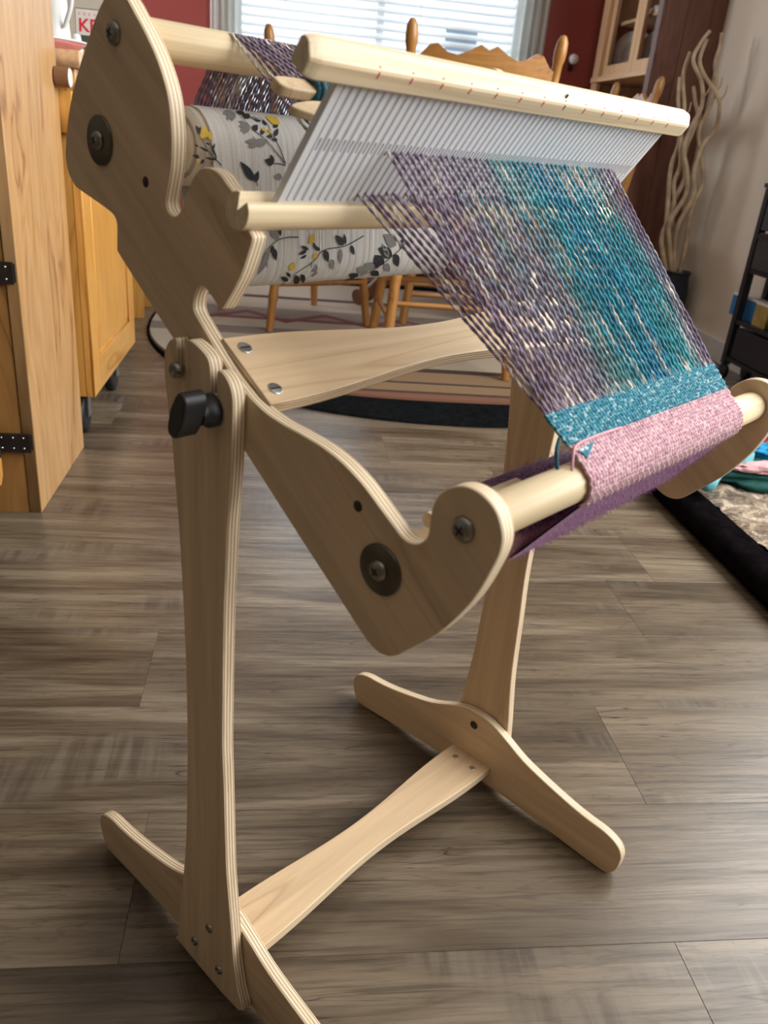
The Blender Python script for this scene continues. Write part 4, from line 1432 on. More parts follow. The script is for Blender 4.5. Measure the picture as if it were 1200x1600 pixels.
sprig([(0.1320, -0.0482), (0.1280, -0.0395), (0.1220, -0.0272), (0.1220, -0.0192), (0.1180, -0.0131)],
      [(0.1260, -0.0192, 37, 0.0125, 0.0062, 2), (0.1200, -0.0247, -64, 0.0046, 0.0018, 2), (0.1140, -0.0247, -31, 0.0047, 0.0019, 2), (0.1240, -0.0299, 47, 0.0088, 0.0018, 0), (0.1220, -0.0299, -175, 0.0060, 0.0015, 0), (0.1260, -0.0320, 180, 0.0060, 0.0015, 0), (0.1120, -0.0178, 0, 0.0060, 0.0018, 0), (0.1100, -0.0150, -15, 0.0083, 0.0021, 1), (0.1200, -0.0220, 90, 0.0056, 0.0017, 0), (0.1260, -0.0227, 19, 0.0064, 0.0016, 0)],
      'branch with yellow bud at the right of the paper roll')
sprig([(0.1040, -0.0641), (0.1020, -0.0581), (0.0960, -0.0547)],
      [(0.1020, -0.0605, 134, 0.0172, 0.0038, 0), (0.1020, -0.0617, 64, 0.0090, 0.0025, 0)],
      'pair of long black leaves low on the paper roll')
sprig([(0.1320, -0.0493), (0.1260, -0.0482), (0.1200, -0.0482)],
      [(0.1200, -0.0482, 166, 0.0083, 0.0029, 0), (0.1200, -0.0482, 109, 0.0063, 0.0022, 0), (0.1280, -0.0570, 180, 0.0080, 0.0028, 1)],
      'black curled leaf beside the heddle on the paper roll')
sprig([(0.0740, -0.0514), (0.0700, -0.0482), (0.0640, -0.0432), (0.0600, -0.0371), (0.0560, -0.0309), (0.0560, -0.0283)],
      [(0.0620, -0.0350, 77, 0.0087, 0.0036, 2), (0.0660, -0.0357, 72, 0.0066, 0.0023, 2), (0.0600, -0.0357, 90, 0.0047, 0.0019, 2), (0.0560, -0.0503, 133, 0.0029, 0.0015, 2), (0.0700, -0.0482, 90, 0.0041, 0.0006, 0), (0.0700, -0.0461, 116, 0.0092, 0.0011, 0), (0.0660, -0.0387, 169, 0.0041, 0.0010, 0), (0.0680, -0.0413, 60, 0.0040, 0.0010, 0), (0.0640, -0.0432, 161, 0.0085, 0.0010, 0), (0.0560, -0.0404, 168, 0.0041, 0.0008, 0), (0.0700, -0.0482, 174, 0.0101, 0.0010, 0), (0.0600, -0.0482, -141, 0.0051, 0.0013, 0), (0.0660, -0.0493, -90, 0.0022, 0.0006, 0), (0.0560, -0.0472, 170, 0.0061, 0.0015, 0), (0.0580, -0.0304, 122, 0.0038, 0.0015, 0), (0.0560, -0.0326, 47, 0.0059, 0.0018, 0)],
      'sprig with yellow flowers at the left end of the paper roll')

# ------------------------------------------------------------------ pine cabinet at the left
pc = thing('pine_cabinet', 'knotty pine cabinet with black iron strap hinges at the left edge', 'cabinet', (-0.52, 0.99, 0))
CX, CY0, CY1, CH = -0.28, 0.814, 1.168, 1.10
part(pc, 'side_board', MB().extrude([(CY0, 0), (CY1, 0), (CY1, CH), (CY0, CH)], CX - 0.022, CX, 0, 0, 0.002), 'pine', 'pale pine side board with dark knots')
part(pc, 'side_board', MB().box(-0.76, -0.738, CY0, CY1, 0, CH), 'pine')
part(pc, 'back_board', MB().box(-0.737, CX - 0.023, CY1 - 0.02, CY1, 0.02, CH), 'pine_dark')
part(pc, 'top_board', MB().box(-0.78, CX + 0.02, CY0 - 0.02, CY1 + 0.02, CH, CH + 0.025), 'pine')
part(pc, 'stile', MB().box(CX - 0.088, CX - 0.023, CY0 + 0.002, CY0 + 0.02, 0.0, CH), 'pine_dark')
part(pc, 'plinth', MB().box(-0.737, CX - 0.089, CY0 + 0.002, CY0 + 0.02, 0.0, 0.07), 'pine_dark')
for z0, z1 in ((0.073, 0.36), (0.364, 0.73), (0.734, CH - 0.003)):
    d = part(pc, 'door', MB().extrude([(CY0 - 0.004, z0), (CY0 + 0.016, z0), (CY0 + 0.016, z1), (CY0 - 0.004, z1)], -0.735, CX - 0.090, 0, 0, 0.002), 'pine_dark')
for z in (0.143, 0.446, 0.80):
    hg = part(pc, 'strap_hinge', MB().box(-0.42, CX - 0.006, CY0 - 0.0085, CY0 - 0.0045, z - 0.018, z + 0.018), 'black_iron', 'black iron strap hinge')
    for x in (CX - 0.018, CX - 0.036, CX - 0.056):
        for dz in (-0.010, 0.010):
            part(hg, 'nail', MB().lathe((x, CY0 - 0.0085, z + dz), (0, -1, 0), [(0, 0.0022), (0.001, 0.0016), (0.0014, 0)], 8), 'steel', sub=True)
    part(hg, 'plate', MB().box(CX - 0.064, CX - 0.004, CY0 - 0.0044, CY0 + 0.0018, z - 0.015, z + 0.015), 'black_iron', sub=True)
tl_ = thing('hanging_brush', 'wooden handle with dark ferrule hanging on the pine cabinet front', 'brush', (-0.343, 0.792, 0.064))
part(tl_, 'handle', MB().tube([(-0.3445, 0.795, 0.064), (-0.343, 0.795, 0.085), (-0.342, 0.795, 0.118)], [0.0035, 0.0065, 0.0060], 12), 'honey')
part(tl_, 'ferrule', MB().tube([(-0.342, 0.795, 0.1185), (-0.343, 0.795, 0.160), (-0.345, 0.796, 0.30)], [0.0066, 0.0066, 0.0045], 12), 'black_iron')

# ------------------------------------------------------------------ honey coloured kitchen cart
KX, KY0, KY1 = -0.252, 1.19, 1.72
kc = thing('kitchen_cart', 'honey coloured wooden kitchen cart on casters behind the pine cabinet', 'cart', (-0.48, 1.37, 0))
part(kc, 'body', MB().box(-0.72, KX - 0.019, KY0 + 0.001, KY1 - 0.001, 0.115, 0.775), 'honey')
dr = part(kc, 'end_frame', MB().box(KX - 0.018, KX - 0.006, KY0, KY1, 0.115, 0.775), 'honey')
part(kc, 'stile', MB().extrude([(KY0, 0.115), (KY0 + 0.07, 0.115), (KY0 + 0.07, 0.775), (KY0, 0.775)], KX - 0.006, KX, 0, 0, 0.0012), 'honey')
part(kc, 'stile', MB().extrude([(KY1 - 0.07, 0.115), (KY1, 0.115), (KY1, 0.775), (KY1 - 0.07, 0.775)], KX - 0.006, KX, 0, 0, 0.0012), 'honey')
part(kc, 'rail', MB().extrude([(KY0 + 0.071, 0.115), (KY1 - 0.071, 0.115), (KY1 - 0.071, 0.190), (KY0 + 0.071, 0.190)], KX - 0.006, KX - 0.0004, 0, 0, 0.0012), 'honey_y')
part(kc, 'rail', MB().extrude([(KY0 + 0.071, 0.70), (KY1 - 0.071, 0.70), (KY1 - 0.071, 0.775), (KY0 + 0.071, 0.775)], KX - 0.006, KX - 0.0004, 0, 0, 0.0012), 'honey_y')
part(kc, 'panel', MB().extrude([(KY0 + 0.085, 0.205), (KY1 - 0.085, 0.205), (KY1 - 0.085, 0.685), (KY0 + 0.085, 0.685)], KX - 0.006, KX - 0.002, 0, 0, 0.002), 'honey')
part(kc, 'worktop', MB().extrude([(KY0 - 0.012, 0.776), (KY1 + 0.02, 0.776), (KY1 + 0.02, 0.806), (KY0 - 0.012, 0.806)], -0.75, KX + 0.014, 0, 0, 0.002), 'hutch_pine_y')
tb_ = part(kc, 'towel_peg', MB().tube([(-0.2775, 1.150, 0.7570), (KX + 0.000, 1.150, 0.7570)], 0.0180, 24), 'dark_round', 'dark round towel peg under the worktop')
part(tb_, 'bracket', MB().box(-0.272, -0.258, 1.160, 1.1905, 0.750, 0.764), 'dark_round', sub=True)
part(tb_, 'end_cap', MB().lathe((KX, 1.150, 0.7570), (1, 0, 0), [(0.0003, 0.0165), (0.002, 0.0150), (0.002, 0.006), (0.001, 0.0)], 20), 'fabric_white', sub=True)
part(kc, 'drawer', MB().extrude([(1.172, 0.66), (1.1895, 0.66), (1.1895, 0.735), (1.172, 0.735)], -0.60, KX - 0.003, 0, 0, 0.003), 'honey')
for x in (-0.66, -0.305):
    for y in (1.28, 1.63):
        cs = part(kc, 'caster', MB().lathe((x - 0.012, y, 0.0455), (1, 0, 0), [(0, 0.030), (0.001, 0.044), (0.005, 0.0455), (0.019, 0.0455), (0.023, 0.044), (0.024, 0.030)], 24), 'rubber', 'black rubber caster')
        part(cs, 'fork', MB().box(x - 0.018, x - 0.014, y - 0.015, y + 0.015, 0.04, 0.112).box(x + 0.014, x + 0.018, y - 0.015, y + 0.015, 0.04, 0.112).box(x - 0.022, x + 0.022, y - 0.025, y + 0.025, 0.108, 0.114), 'zinc', sub=True)

b1 = thing('serving_dish', 'white rimmed dish with a rosy side on the kitchen cart', 'dish', (-0.376, 1.36, 0.806))
part(b1, 'side', MB().lathe((-0.376, 1.36, 0.8063), (0, 0, 1), [(0, 0.070), (0.004, 0.085), (0.016, 0.105), (0.022, 0.112), (0.0225, 0.106), (0.008, 0.08), (0.006, 0.0)], 40), 'bowl_pink')
part(b1, 'rim', MB().lathe((-0.376, 1.36, 0.8285), (0, 0, 1), [(0, 0.104), (0, 0.115), (0.003, 0.116), (0.004, 0.110), (0.002, 0.104)], 40), 'china_white')
b2 = thing('pitcher', 'tall white plastic pitcher on the kitchen cart', 'pitcher', (-0.363, 1.515, 0.806))
part(b2, 'body', MB().lathe((-0.363, 1.515, 0.8063), (0, 0, 1), [(0, 0.036), (0.002, 0.038), (0.06, 0.033), (0.12, 0.030), (0.20, 0.034), (0.203, 0.031), (0.12, 0.027), (0.01, 0.0)], 28), 'white_plastic')
part(b2, 'handle', MB().tube(smooth_path([(-0.336, 1.493, 0.976), (-0.318, 1.480, 0.971), (-0.313, 1.475, 0.916), (-0.334, 1.489, 0.866)], 6), 0.005, 8), 'white_plastic')
b3 = thing('shaker', 'small white shaker beside the book on the cart', 'shaker', (-0.322, 1.545, 0.806))
part(b3, 'body', MB().lathe((-0.322, 1.545, 0.8063), (0, 0, 1), [(0, 0.013), (0.03, 0.012), (0.045, 0.009)], 18), 'white_plastic')
part(b3, 'cap', MB().lathe((-0.322, 1.545, 0.8515), (0, 0, 1), [(0, 0.0095), (0.006, 0.008), (0.009, 0.0)], 18), 'white_plastic')
bk = thing('cookbook', 'cookbook with large red letters on its cover standing on the cart', 'book', (-0.288, 1.68, 0.806), 0.0, None, True)
bk.rotation_euler = (math.radians(-8), 0, 0)
bk.location = (-0.288, 1.68, 0.807)
part(bk, 'cover', MB().extrude([(0.0, 0.0), (0.018, 0.0), (0.018, 0.120), (0.0, 0.120)], -0.068, 0.03, 0, 0, 0.0012), 'black_iron')
part(bk, 'front_print', MB().box(-0.0665, 0.0285, -0.0012, -0.0002, 0.002, 0.118), 'book_cover')
part(bk, 'pages', MB().box(-0.066, 0.028, 0.0015, 0.0165, 0.1195, 0.1205), 'white_card')


def text_part(parent, name, body, size, loc, mat, rot=(PI / 2, 0, 0)):
    cu = bpy.data.curves.new(name, 'FONT')
    cu.body = body
    cu.size = size
    cu.extrude = 0.0003
    cu.offset = size * 0.02
    t = bpy.data.objects.new(name, cu)
    COL.objects.link(t)
    dg = bpy.context.evaluated_depsgraph_get()
    me = bpy.data.meshes.new_from_object(t.evaluated_get(dg))
    bpy.data.objects.remove(t)
    bpy.data.curves.remove(cu)
    me.materials.clear()
    me.materials.append(MATS[mat])
    o = bpy.data.objects.new(name, me)
    COL.objects.link(o)
    o.parent = parent
    o.location = loc
    o.rotation_euler = rot
    return o


text_part(bk, 'lettering', 'KE', 0.040, (-0.061, -0.0013, 0.070), 'book_red')
for i in range(4):
    part(bk, 'small_print', MB().box(-0.060 + i * 0.012, -0.055 + i * 0.012, -0.0016, -0.0012, 0.105, 0.111), 'fabric_rose')
part(bk, 'picture', MB().box(-0.064, 0.026, -0.0016, -0.0012, 0.004, 0.062), 'book_leaf')
for x, z, r, mt in ((-0.046, 0.020, 0.011, 'book_yellow'), (-0.016, 0.050, 0.010, 'book_yellow'), (-0.018, 0.022, 0.014, 'white_card'), (0.012, 0.040, 0.012, 'white_card')):
    part(bk, 'pictured_flower', MB().lathe((x, -0.0016, z), (0, -1, 0), [(0, r), (0.0004, r * 0.95), (0.0006, 0)], 16), mt)

# ------------------------------------------------------------------ rugs
def oval(cx, cy, a, b, e, n=96):
    o = []
    for i in range(n):
        t = 2 * PI * i / n
        c_, s_ = math.cos(t), math.sin(t)
        o.append((cx + a * math.copysign(abs(c_) ** (2 / e), c_), cy + b * math.copysign(abs(s_) ** (2 / e), s_)))
    return o


def mat_mesh(o, cx, cy, z0, z1):
    n = len(o)
    return MB().add([(x, y, z0) for x, y in o] + [(cx + (x - cx) * 0.997, cy + (y - cy) * 0.997, z1) for x, y in o],
                    [(i, (i + 1) % n, n + (i + 1) % n, n + i) for i in range(n)] + [tuple(range(n, 2 * n)), tuple(range(n))[::-1]])


solo('oval_rug', mat_mesh(oval(0.66, 2.60, 1.00, 1.155, 2.1), 0.66, 2.60, 0.0005, 0.008), 'rug_black', 'black oval rug lying under the striped rug', 'rug')
rgo = solo('striped_rug', mat_mesh(oval(0, 0.955, 0.985, 0.955, 2.5), 0, 0.955, 0, 0.007), 'rug_weave', 'woven rug with cream, tan and rust stripes under the dining chairs', 'rug')
rgo.location = (0.66, 1.645, 0.0085)
RZ = 0.0158


# ------------------------------------------------------------------ dining chairs (local: seat faces +y, floor at z = 0)
def turned(p, q, r, bulge, beads=(0.3, 0.7)):
    p, q = Vector(p), Vector(q)
    prof = []
    for i in range(25):
        t = i / 24
        k = 0.82 + 0.18 * math.sin(PI * t)
        for b in beads:
            k += bulge * math.exp(-((t - b) / 0.022) ** 2)
        prof.append(((q - p).length * t, r * k))
    return MB().lathe(p, q - p, prof, 14)


def make_chair(label, loc, rz):
    c = thing('dining_chair', label, 'chair', loc, rz, 'oak dining chairs', True)
    hw = 0.205
    for s_ in (-1, 1):
        part(c, 'leg', turned((s_ * hw, 0.215, 0), (s_ * 0.165, 0.165, 0.432), 0.017, 0.22), 'oak')
        part(c, 'leg', turned((s_ * hw, -0.225, 0), (s_ * 0.175, -0.165, 0.432), 0.017, 0.22), 'oak')
        ps = MB()
        pr = [(0.0, 0.017), (0.20, 0.0165), (0.36, 0.0145), (0.40, 0.019), (0.415, 0.014), (0.47, 0.0135), (0.485, 0.017), (0.50, 0.0175), (0.525, 0.0155), (0.54, 0.008), (0.543, 0)]
        a = Vector((s_ * 0.185, -0.185, 0.455))
        b = Vector((s_ * 0.212, -0.262, 0.99))
        ps.lathe(a, b - a, [(d * (b - a).length / 0.543, r) for d, r in pr], 16)
        part(c, 'post', ps, 'oak')
        part(c, 'side_rung', turned((s_ * 0.196, -0.205, 0.17), (s_ * 0.196, 0.199, 0.17), 0.009, 0.0), 'oak')
        part(c, 'side_rung', turned((s_ * 0.188, -0.190, 0.29), (s_ * 0.188, 0.186, 0.29), 0.009, 0.0), 'oak')
    part(c, 'front_rung', turned((-0.186, 0.186, 0.24), (0.186, 0.186, 0.24), 0.011, 0.25, (0.5,)), 'oak_x')
    part(c, 'rear_rung', turned((-0.188, -0.196, 0.22), (0.188, -0.196, 0.22), 0.009, 0.0), 'oak_x')
    seat = [(-0.215, -0.20), (-0.16, -0.215), (0.16, -0.215), (0.215, -0.20), (0.228, 0.0), (0.222, 0.18), (0.17, 0.222), (0.0, 0.230), (-0.17, 0.222), (-0.222, 0.18), (-0.228, 0.0)]
    so_ = smooth_outline(seat, 3)
    m = MB()
    nn = len(so_)
    m.add([(x * 0.97, y * 0.97, 0.430) for x, y in so_] + [(x, y, 0.440) for x, y in so_] + [(x, y, 0.455) for x, y in so_] + [(x * 0.95, y * 0.95, 0.462) for x, y in so_],
          [(k * nn + i, k * nn + (i + 1) % nn, (k + 1) * nn + (i + 1) % nn, (k + 1) * nn + i) for k in range(3) for i in range(nn)] + [tuple(range(nn))[::-1], tuple(range(3 * nn, 4 * nn))], 0, False)
    part(c, 'seat', m, 'oak_x')
    top = [(-1.0, 0.895), (-0.90, 0.905), (-0.78, 0.932), (-0.68, 0.936), (-0.55, 0.918), (-0.41, 0.912), (-0.25, 0.926), (-0.11, 0.942), (0.0, 0.930), (0.11, 0.942), (0.25, 0.926), (0.41, 0.912), (0.55, 0.918), (0.68, 0.936), (0.78, 0.932), (0.90, 0.905), (1.0, 0.895)]
    bot = [(1.0, 0.862), (0.6, 0.845), (0.0, 0.835), (-0.6, 0.845), (-1.0, 0.862)]
    ol = [(u * 0.205, z) for u, z in top + bot]
    vs, fs = [], []
    k = len(ol)
    for d in (-0.008, 0.008):
        for x, z in ol:
            vs.append((x, -0.185 - 0.077 * (z - 0.455) / 0.535 - 0.030 * (1 - (x / 0.205) ** 2) + d, z))
    nt = len(top)
    for i in range(k):
        fs.append((i, (i + 1) % k, k + (i + 1) % k, k + i))
    m = MB().add(vs, fs, 0)
    # faces as strips between the wavy top and the plain bottom
    botx = [(top[i][0], 0.862 - 0.027 * (1 - abs(top[i][0]))) for i in range(nt)]
    for d, fl_ in ((-0.008, 1), (0.008, 0)):
        v2 = []
        for (u, z), (u2, z2) in zip(top, botx):
            for uu, zz in ((u, z), (u2, z2)):
                x = uu * 0.205
                v2.append((x, -0.185 - 0.077 * (zz - 0.455) / 0.535 - 0.030 * (1 - (x / 0.205) ** 2) + d, zz))
        f2 = [(2 * i, 2 * i + 1, 2 * i + 3, 2 * i + 2) if fl_ else (2 * i, 2 * i + 2, 2 * i + 3, 2 * i + 1) for i in range(nt - 1)]
        m.add(v2, f2, 0)
    part(c, 'crest_rail', m, 'oak_x', 'carved wavy crest rail')
    for i in range(5):
        u = (i - 2) / 2 * 0.72
        x = u * 0.205
        part(c, 'spindle', MB().tube([(u * 0.17, -0.178, 0.458), (x, -0.185 - 0.077 * 0.40 / 0.535 - 0.030 * (1 - u * u), 0.846)], [0.008, 0.006], 10), 'oak')
    return c


make_chair('oak dining chair whose carved crest shows just above the heddle bar', (0.696, 2.125, RZ), 0.0)
make_chair('oak dining chair turned sideways, its legs seen below the hanging paper', (0.213, 2.691, RZ), math.radians(-60.7))
make_chair('oak dining chair nearest the hutch beside the dark pillar', (1.275, 2.86, RZ), PI / 2 + 0.03)
stl = thing('wooden_stool', 'oak stool with crossing rungs between the dining chairs', 'stool', (0.83, 2.86, RZ), 0.05, None, True)
for sx in (-1, 1):
    for sy in (-1, 1):
        part(stl, 'leg', MB().tube([(sx * 0.18, sy * 0.15, 0.0), (sx * 0.13, sy * 0.11, 0.44)], [0.017, 0.019], 12), 'oak')
    part(stl, 'rung', MB().tube([(sx * 0.163, -0.136, 0.15), (sx * 0.163, 0.136, 0.15)], 0.010, 10), 'oak')
    part(stl, 'rung', MB().tube([(-0.160, sx * 0.134, 0.12), (0.160, sx * 0.134, 0.12)], 0.011, 10), 'oak_x')
    part(stl, 'rung', MB().tube([(-0.147, sx * 0.124, 0.29), (0.147, sx * 0.124, 0.29)], 0.011, 10), 'oak_x')
part(stl, 'seat', MB().lathe((0, 0, 0.4405), (0, 0, 1), [(0, 0.17), (0.005, 0.185), (0.022, 0.185), (0.028, 0.17), (0.024, 0.0)], 36), 'oak_x')
dt = thing('dining_table', 'round pedestal dining table in dark wood behind the chairs', 'table', (0.80, 3.34, RZ), 0, None, True)
part(dt, 'top', MB().lathe((0, 0, 0.705), (0, 0, 1), [(0, 0.50), (0.012, 0.545), (0.026, 0.55), (0.034, 0.54), (0.034, 0.0)], 56), 'oak_x')
part(dt, 'column', MB().lathe((0, 0, 0.10), (0, 0, 1), [(0, 0.06), (0.06, 0.085), (0.14, 0.05), (0.30, 0.045), (0.42, 0.075), (0.50, 0.05), (0.604, 0.12)], 28), 'walnut')
for i in range(4):
    a = math.radians(45 + 90 * i)
    ca, sa = math.cos(a), math.sin(a)
    part(dt, 'foot', MB().tube(smooth_path([(0.05 * ca, 0.05 * sa, 0.17), (0.20 * ca, 0.20 * sa, 0.13), (0.34 * ca, 0.34 * sa, 0.055), (0.43 * ca, 0.43 * sa, 0.036)], 5), [0.036] * 6 + [0.033] * 5 + [0.034] * 4 + [0.036], 12), 'walnut')
gb = thing('covered_bowl', 'grey domed bowl standing on the dining table', 'bowl', (0.975, 3.20, RZ + 0.7393), 0, None, True)
part(gb, 'bowl', MB().lathe((0, 0, 0.0003), (0, 0, 1), [(0, 0.06), (0.004, 0.065), (0.06, 0.10), (0.10, 0.115), (0.105, 0.112)], 36), 'grey_ceramic')
part(gb, 'lid', MB().lathe((0, 0, 0.1056), (0, 0, 1), [(0, 0.118), (0.006, 0.118), (0.05, 0.105), (0.09, 0.07), (0.112, 0.02), (0.113, 0)], 36), 'grey_ceramic')
ft = thing('side_table', 'small wooden side table far behind the kitchen cart', 'table', (-0.53, 2.70, 0), 0, None, True)
for x in (-0.16, 0.14):
    for y in (-0.11, 0.11):
        part(ft, 'leg', MB().box(x - 0.022, x + 0.022, y - 0.022, y + 0.022, 0, 0.44), 'honey')
part(ft, 'top', MB().extrude([(-0.16, 0.4403), (0.16, 0.4403), (0.16, 0.465), (-0.16, 0.465)], -0.21, 0.19, 0, 0, 0.002), 'honey_y')
part(ft, 'shelf', MB().box(-0.183, 0.163, -0.133, 0.133, 0.16, 0.175), 'black_iron')

# ------------------------------------------------------------------ hutch in the dining corner (its doors face -x)
HXF, HY0, HY1 = 1.80, 3.36, 4.16
hu = thing('hutch', 'pine hutch with two glazed doors beside the dark pillar', 'hutch', (1.95, 3.76, 0))
part(hu, 'lower_cabinet', MB().extrude([(HY0, 0), (HY1, 0), (HY1, 0.78), (HY0, 0.78)], 1.745, 2.20, 0, 0, 0.003), 'hutch_pine')
part(hu, 'counter', MB().extrude([(HY0, 0.7805), (HY1 + 0.01, 0.7805), (HY1 + 0.01, 0.805), (HY0, 0.805)], 1.72, 2.20, 0, 0, 0.003), 'hutch_pine_y')
part(hu, 'back_board', MB().box(2.18, 2.20, HY0, HY1, 0.806, 1.95), 'hutch_back')
part(hu, 'side_board', MB().box(1.78, 2.179, HY1 - 0.022, HY1, 0.806, 1.95), 'hutch_pine')
part(hu, 'side_board', MB().box(1.80, 2.179, HY0, HY0 + 0.02, 0.806, 1.95), 'hutch_pine')
part(hu, 'bottom_shelf', MB().extrude([(HY0 + 0.021, 1.072), (HY1 - 0.023, 1.072), (HY1 - 0.023, 1.097), (HY0 + 0.021, 1.097)], 1.765, 2.179, 0, 0, 0.002), 'hutch_pine_y', 'shelf under the glazed doors')
part(hu, 'inner_shelf', MB().box(1.84, 2.179, HY0 + 0.021, HY1 - 0.023, 1.335, 1.350), 'hutch_pine_y')
part(hu, 'top_board', MB().box(1.76, 2.21, HY0, HY1 + 0.02, 1.951, 1.985), 'hutch_pine_y')
for ya, yb in ((3.382, 3.672), (3.676, 4.070)):
    dm = MB()
    z0, z1, fw = 1.100, 1.945, 0.050
    dm.extrude([(ya, z0), (ya + fw, z0), (ya + fw, z1), (ya, z1)], HXF, HXF + 0.022, 0, 0, 0.002)
    dm.extrude([(yb - fw, z0), (yb, z0), (yb, z1), (yb - fw, z1)], HXF, HXF + 0.022, 0, 0, 0.002)
    dm.extrude([(ya + fw, z0), (yb - fw, z0), (yb - fw, z0 + fw), (ya + fw, z0 + fw)], HXF, HXF + 0.021, 0, 0, 0.002)
    dm.extrude([(ya + fw, z1 - fw), (yb - fw, z1 - fw), (yb - fw, z1), (ya + fw, z1)], HXF, HXF + 0.021, 0, 0, 0.002)
    d = part(hu, 'door', dm, 'hutch_pine', 'glazed pine door')
    part(d, 'pane', MB().box(HXF + 0.010, HXF + 0.013, ya + fw, yb - fw, z0 + fw, z1 - fw), 'glass', sub=True)
    part(d, 'knob', MB().lathe((HXF, (ya + 0.02) if ya > 3.5 else (yb - 0.02), 1.46), (-1, 0, 0), [(0, 0.005), (0.010, 0.005), (0.014, 0.011), (0.020, 0.010), (0.022, 0)], 14), 'black_iron', sub=True)
part(hu, 'face_post', MB().box(1.78, 1.80, 4.072, HY1 - 0.023, 0.806, 1.95), 'hutch_pine', 'pine post at the far end')


def disc_plate(name, x, y, z, r, mats, label, group=None):
    """a plate stood on its rim, turned towards the room"""
    ax = Vector((-0.55, -0.83, 0.0)).normalized()
    t = thing(name, label, 'plate', (x, y, z - r), 0, group)
    c = Vector((x, y, z))
    part(t, 'plate', MB().lathe(c, ax, [(0, r * 0.5), (0.004, r * 0.62), (0.012, r), (0.015, r), (0.010, r * 0.60), (0.008, 0.0)], 40), mats[0])
    part(t, 'well', MB().lathe(c + ax * 0.0103, ax, [(0, r * 0.58), (0.0004, r * 0.56), (0.0004, 0)], 32), mats[1])
    return t


disc_plate('display_plate', 1.935, 4.02, 1.0972 + 0.112, 0.112, ('china_white', 'grey_ceramic'), 'large round plate standing behind the far glazed door')
disc_plate('display_plate', 1.930, 3.66, 1.0972 + 0.100, 0.100, ('china_white', 'china_blue'), 'round plate standing behind the near glazed door')
for y, z, lab in ((3.80, 1.3503, 'white cup on the upper hutch shelf nearest the middle'), (3.93, 1.3503, 'white cup on the upper hutch shelf at the far end')):
    t = thing('cup', lab, 'cup', (2.0, y, z))
    part(t, 'bowl', MB().lathe((2.0, y, z), (0, 0, 1), [(0, 0.022), (0.003, 0.024), (0.05, 0.036), (0.075, 0.038), (0.075, 0.034), (0.01, 0.0)], 24), 'china_white')
    part(t, 'handle', MB().tube(smooth_path([(1.966, y, z + 0.06), (1.948, y, z + 0.058), (1.945, y, z + 0.03), (1.972, y, z + 0.02)], 5), 0.004, 8), 'china_white')
t = thing('red_jar', 'small red jar on the hutch counter', 'jar', (1.86, 4.00, 0.8055))
part(t, 'body', MB().lathe((1.86, 4.00, 0.8055), (0, 0, 1), [(0, 0.03), (0.004, 0.035), (0.16, 0.035), (0.18, 0.026)], 24), 'fabric_red')
part(t, 'lid', MB().lathe((1.86, 4.00, 0.986), (0, 0, 1), [(0, 0.028), (0.016, 0.028), (0.018, 0.0)], 24), 'fabric_white')
wk = thing('wall_hook', 'black wall hook with a white ball on the red wall', 'hook', (1.662, 4.2, 1.12))
part(wk, 'plate', MB().extrude([(4.188, 1.125), (4.1995, 1.125), (4.1995, 1.175), (4.188, 1.175)], 1.650, 1.674, 0, 0, 0.002), 'black_iron')
part(wk, 'ball', MB().lathe((1.662, 4.187, 1.178), (0, -1, 0), [(0, 0.006), (0.008, 0.018), (0.022, 0.026), (0.038, 0.022), (0.046, 0.010), (0.048, 0)], 20), 'china_white')

# ------------------------------------------------------------------ vase with curly willow
va = thing('floor_vase', 'black floor vase holding curly branches in the corner by the pillar', 'vase', (1.845, 2.80, 0))
part(va, 'body', MB().lathe((1.845, 2.80, 0), (0, 0, 1), [(0, 0.045), (0.004, 0.052), (0.10, 0.062), (0.20, 0.066), (0.26, 0.058), (0.285, 0.056)], 32), 'vase_black')
part(va, 'lip', MB().lathe((1.845, 2.80, 0.2855), (0, 0, 1), [(0, 0.056), (0.008, 0.062), (0.014, 0.060), (0.010, 0.052), (-0.05, 0.048)], 32), 'vase_black')
BR = [([(1.825, 0.26), (1.775, 0.40), (1.750, 0.49), (1.785, 0.60), (1.769, 0.688), (1.740, 0.77), (1.754, 0.851), (1.775, 0.93), (1.747, 1.008), (1.694, 1.079), (1.715, 1.14), (1.744, 1.184)], 'curly branch with the highest hooked tip in the vase'),
      ([(1.840, 0.26), (1.800, 0.40), (1.791, 0.493), (1.825, 0.60), (1.810, 0.691), (1.825, 0.79), (1.860, 0.85), (1.850, 0.93), (1.818, 0.981), (1.757, 1.042), (1.735, 1.09), (1.743, 1.159)], 'thick curly branch that crosses over the others near its top'),
      ([(1.860, 0.26), (1.850, 0.40), (1.834, 0.546), (1.862, 0.65), (1.838, 0.741), (1.800, 0.84), (1.815, 0.925), (1.820, 1.00), (1.799, 1.078), (1.810, 1.14), (1.803, 1.186)], 'curly branch standing nearest the beige wall'),
      ([(1.815, 0.26), (1.760, 0.36), (1.740, 0.438), (1.770, 0.55), (1.750, 0.64), (1.755, 0.71), (1.730, 0.80), (1.718, 0.916), (1.700, 0.99), (1.690, 1.046), (1.693, 1.111)], 'slender curly branch on the pillar side of the vase'),
      ([(1.805, 0.26), (1.765, 0.42), (1.745, 0.564), (1.728, 0.70), (1.735, 0.78), (1.720, 0.848), (1.690, 0.94), (1.682, 1.024)], 'shortest curly branch in the vase'),
      ([(1.835, 0.26), (1.800, 0.45), (1.775, 0.55), (1.800, 0.66), (1.770, 0.76), (1.790, 0.88), (1.770, 0.95), (1.755, 1.00)], 'curly branch in the middle of the vase')]
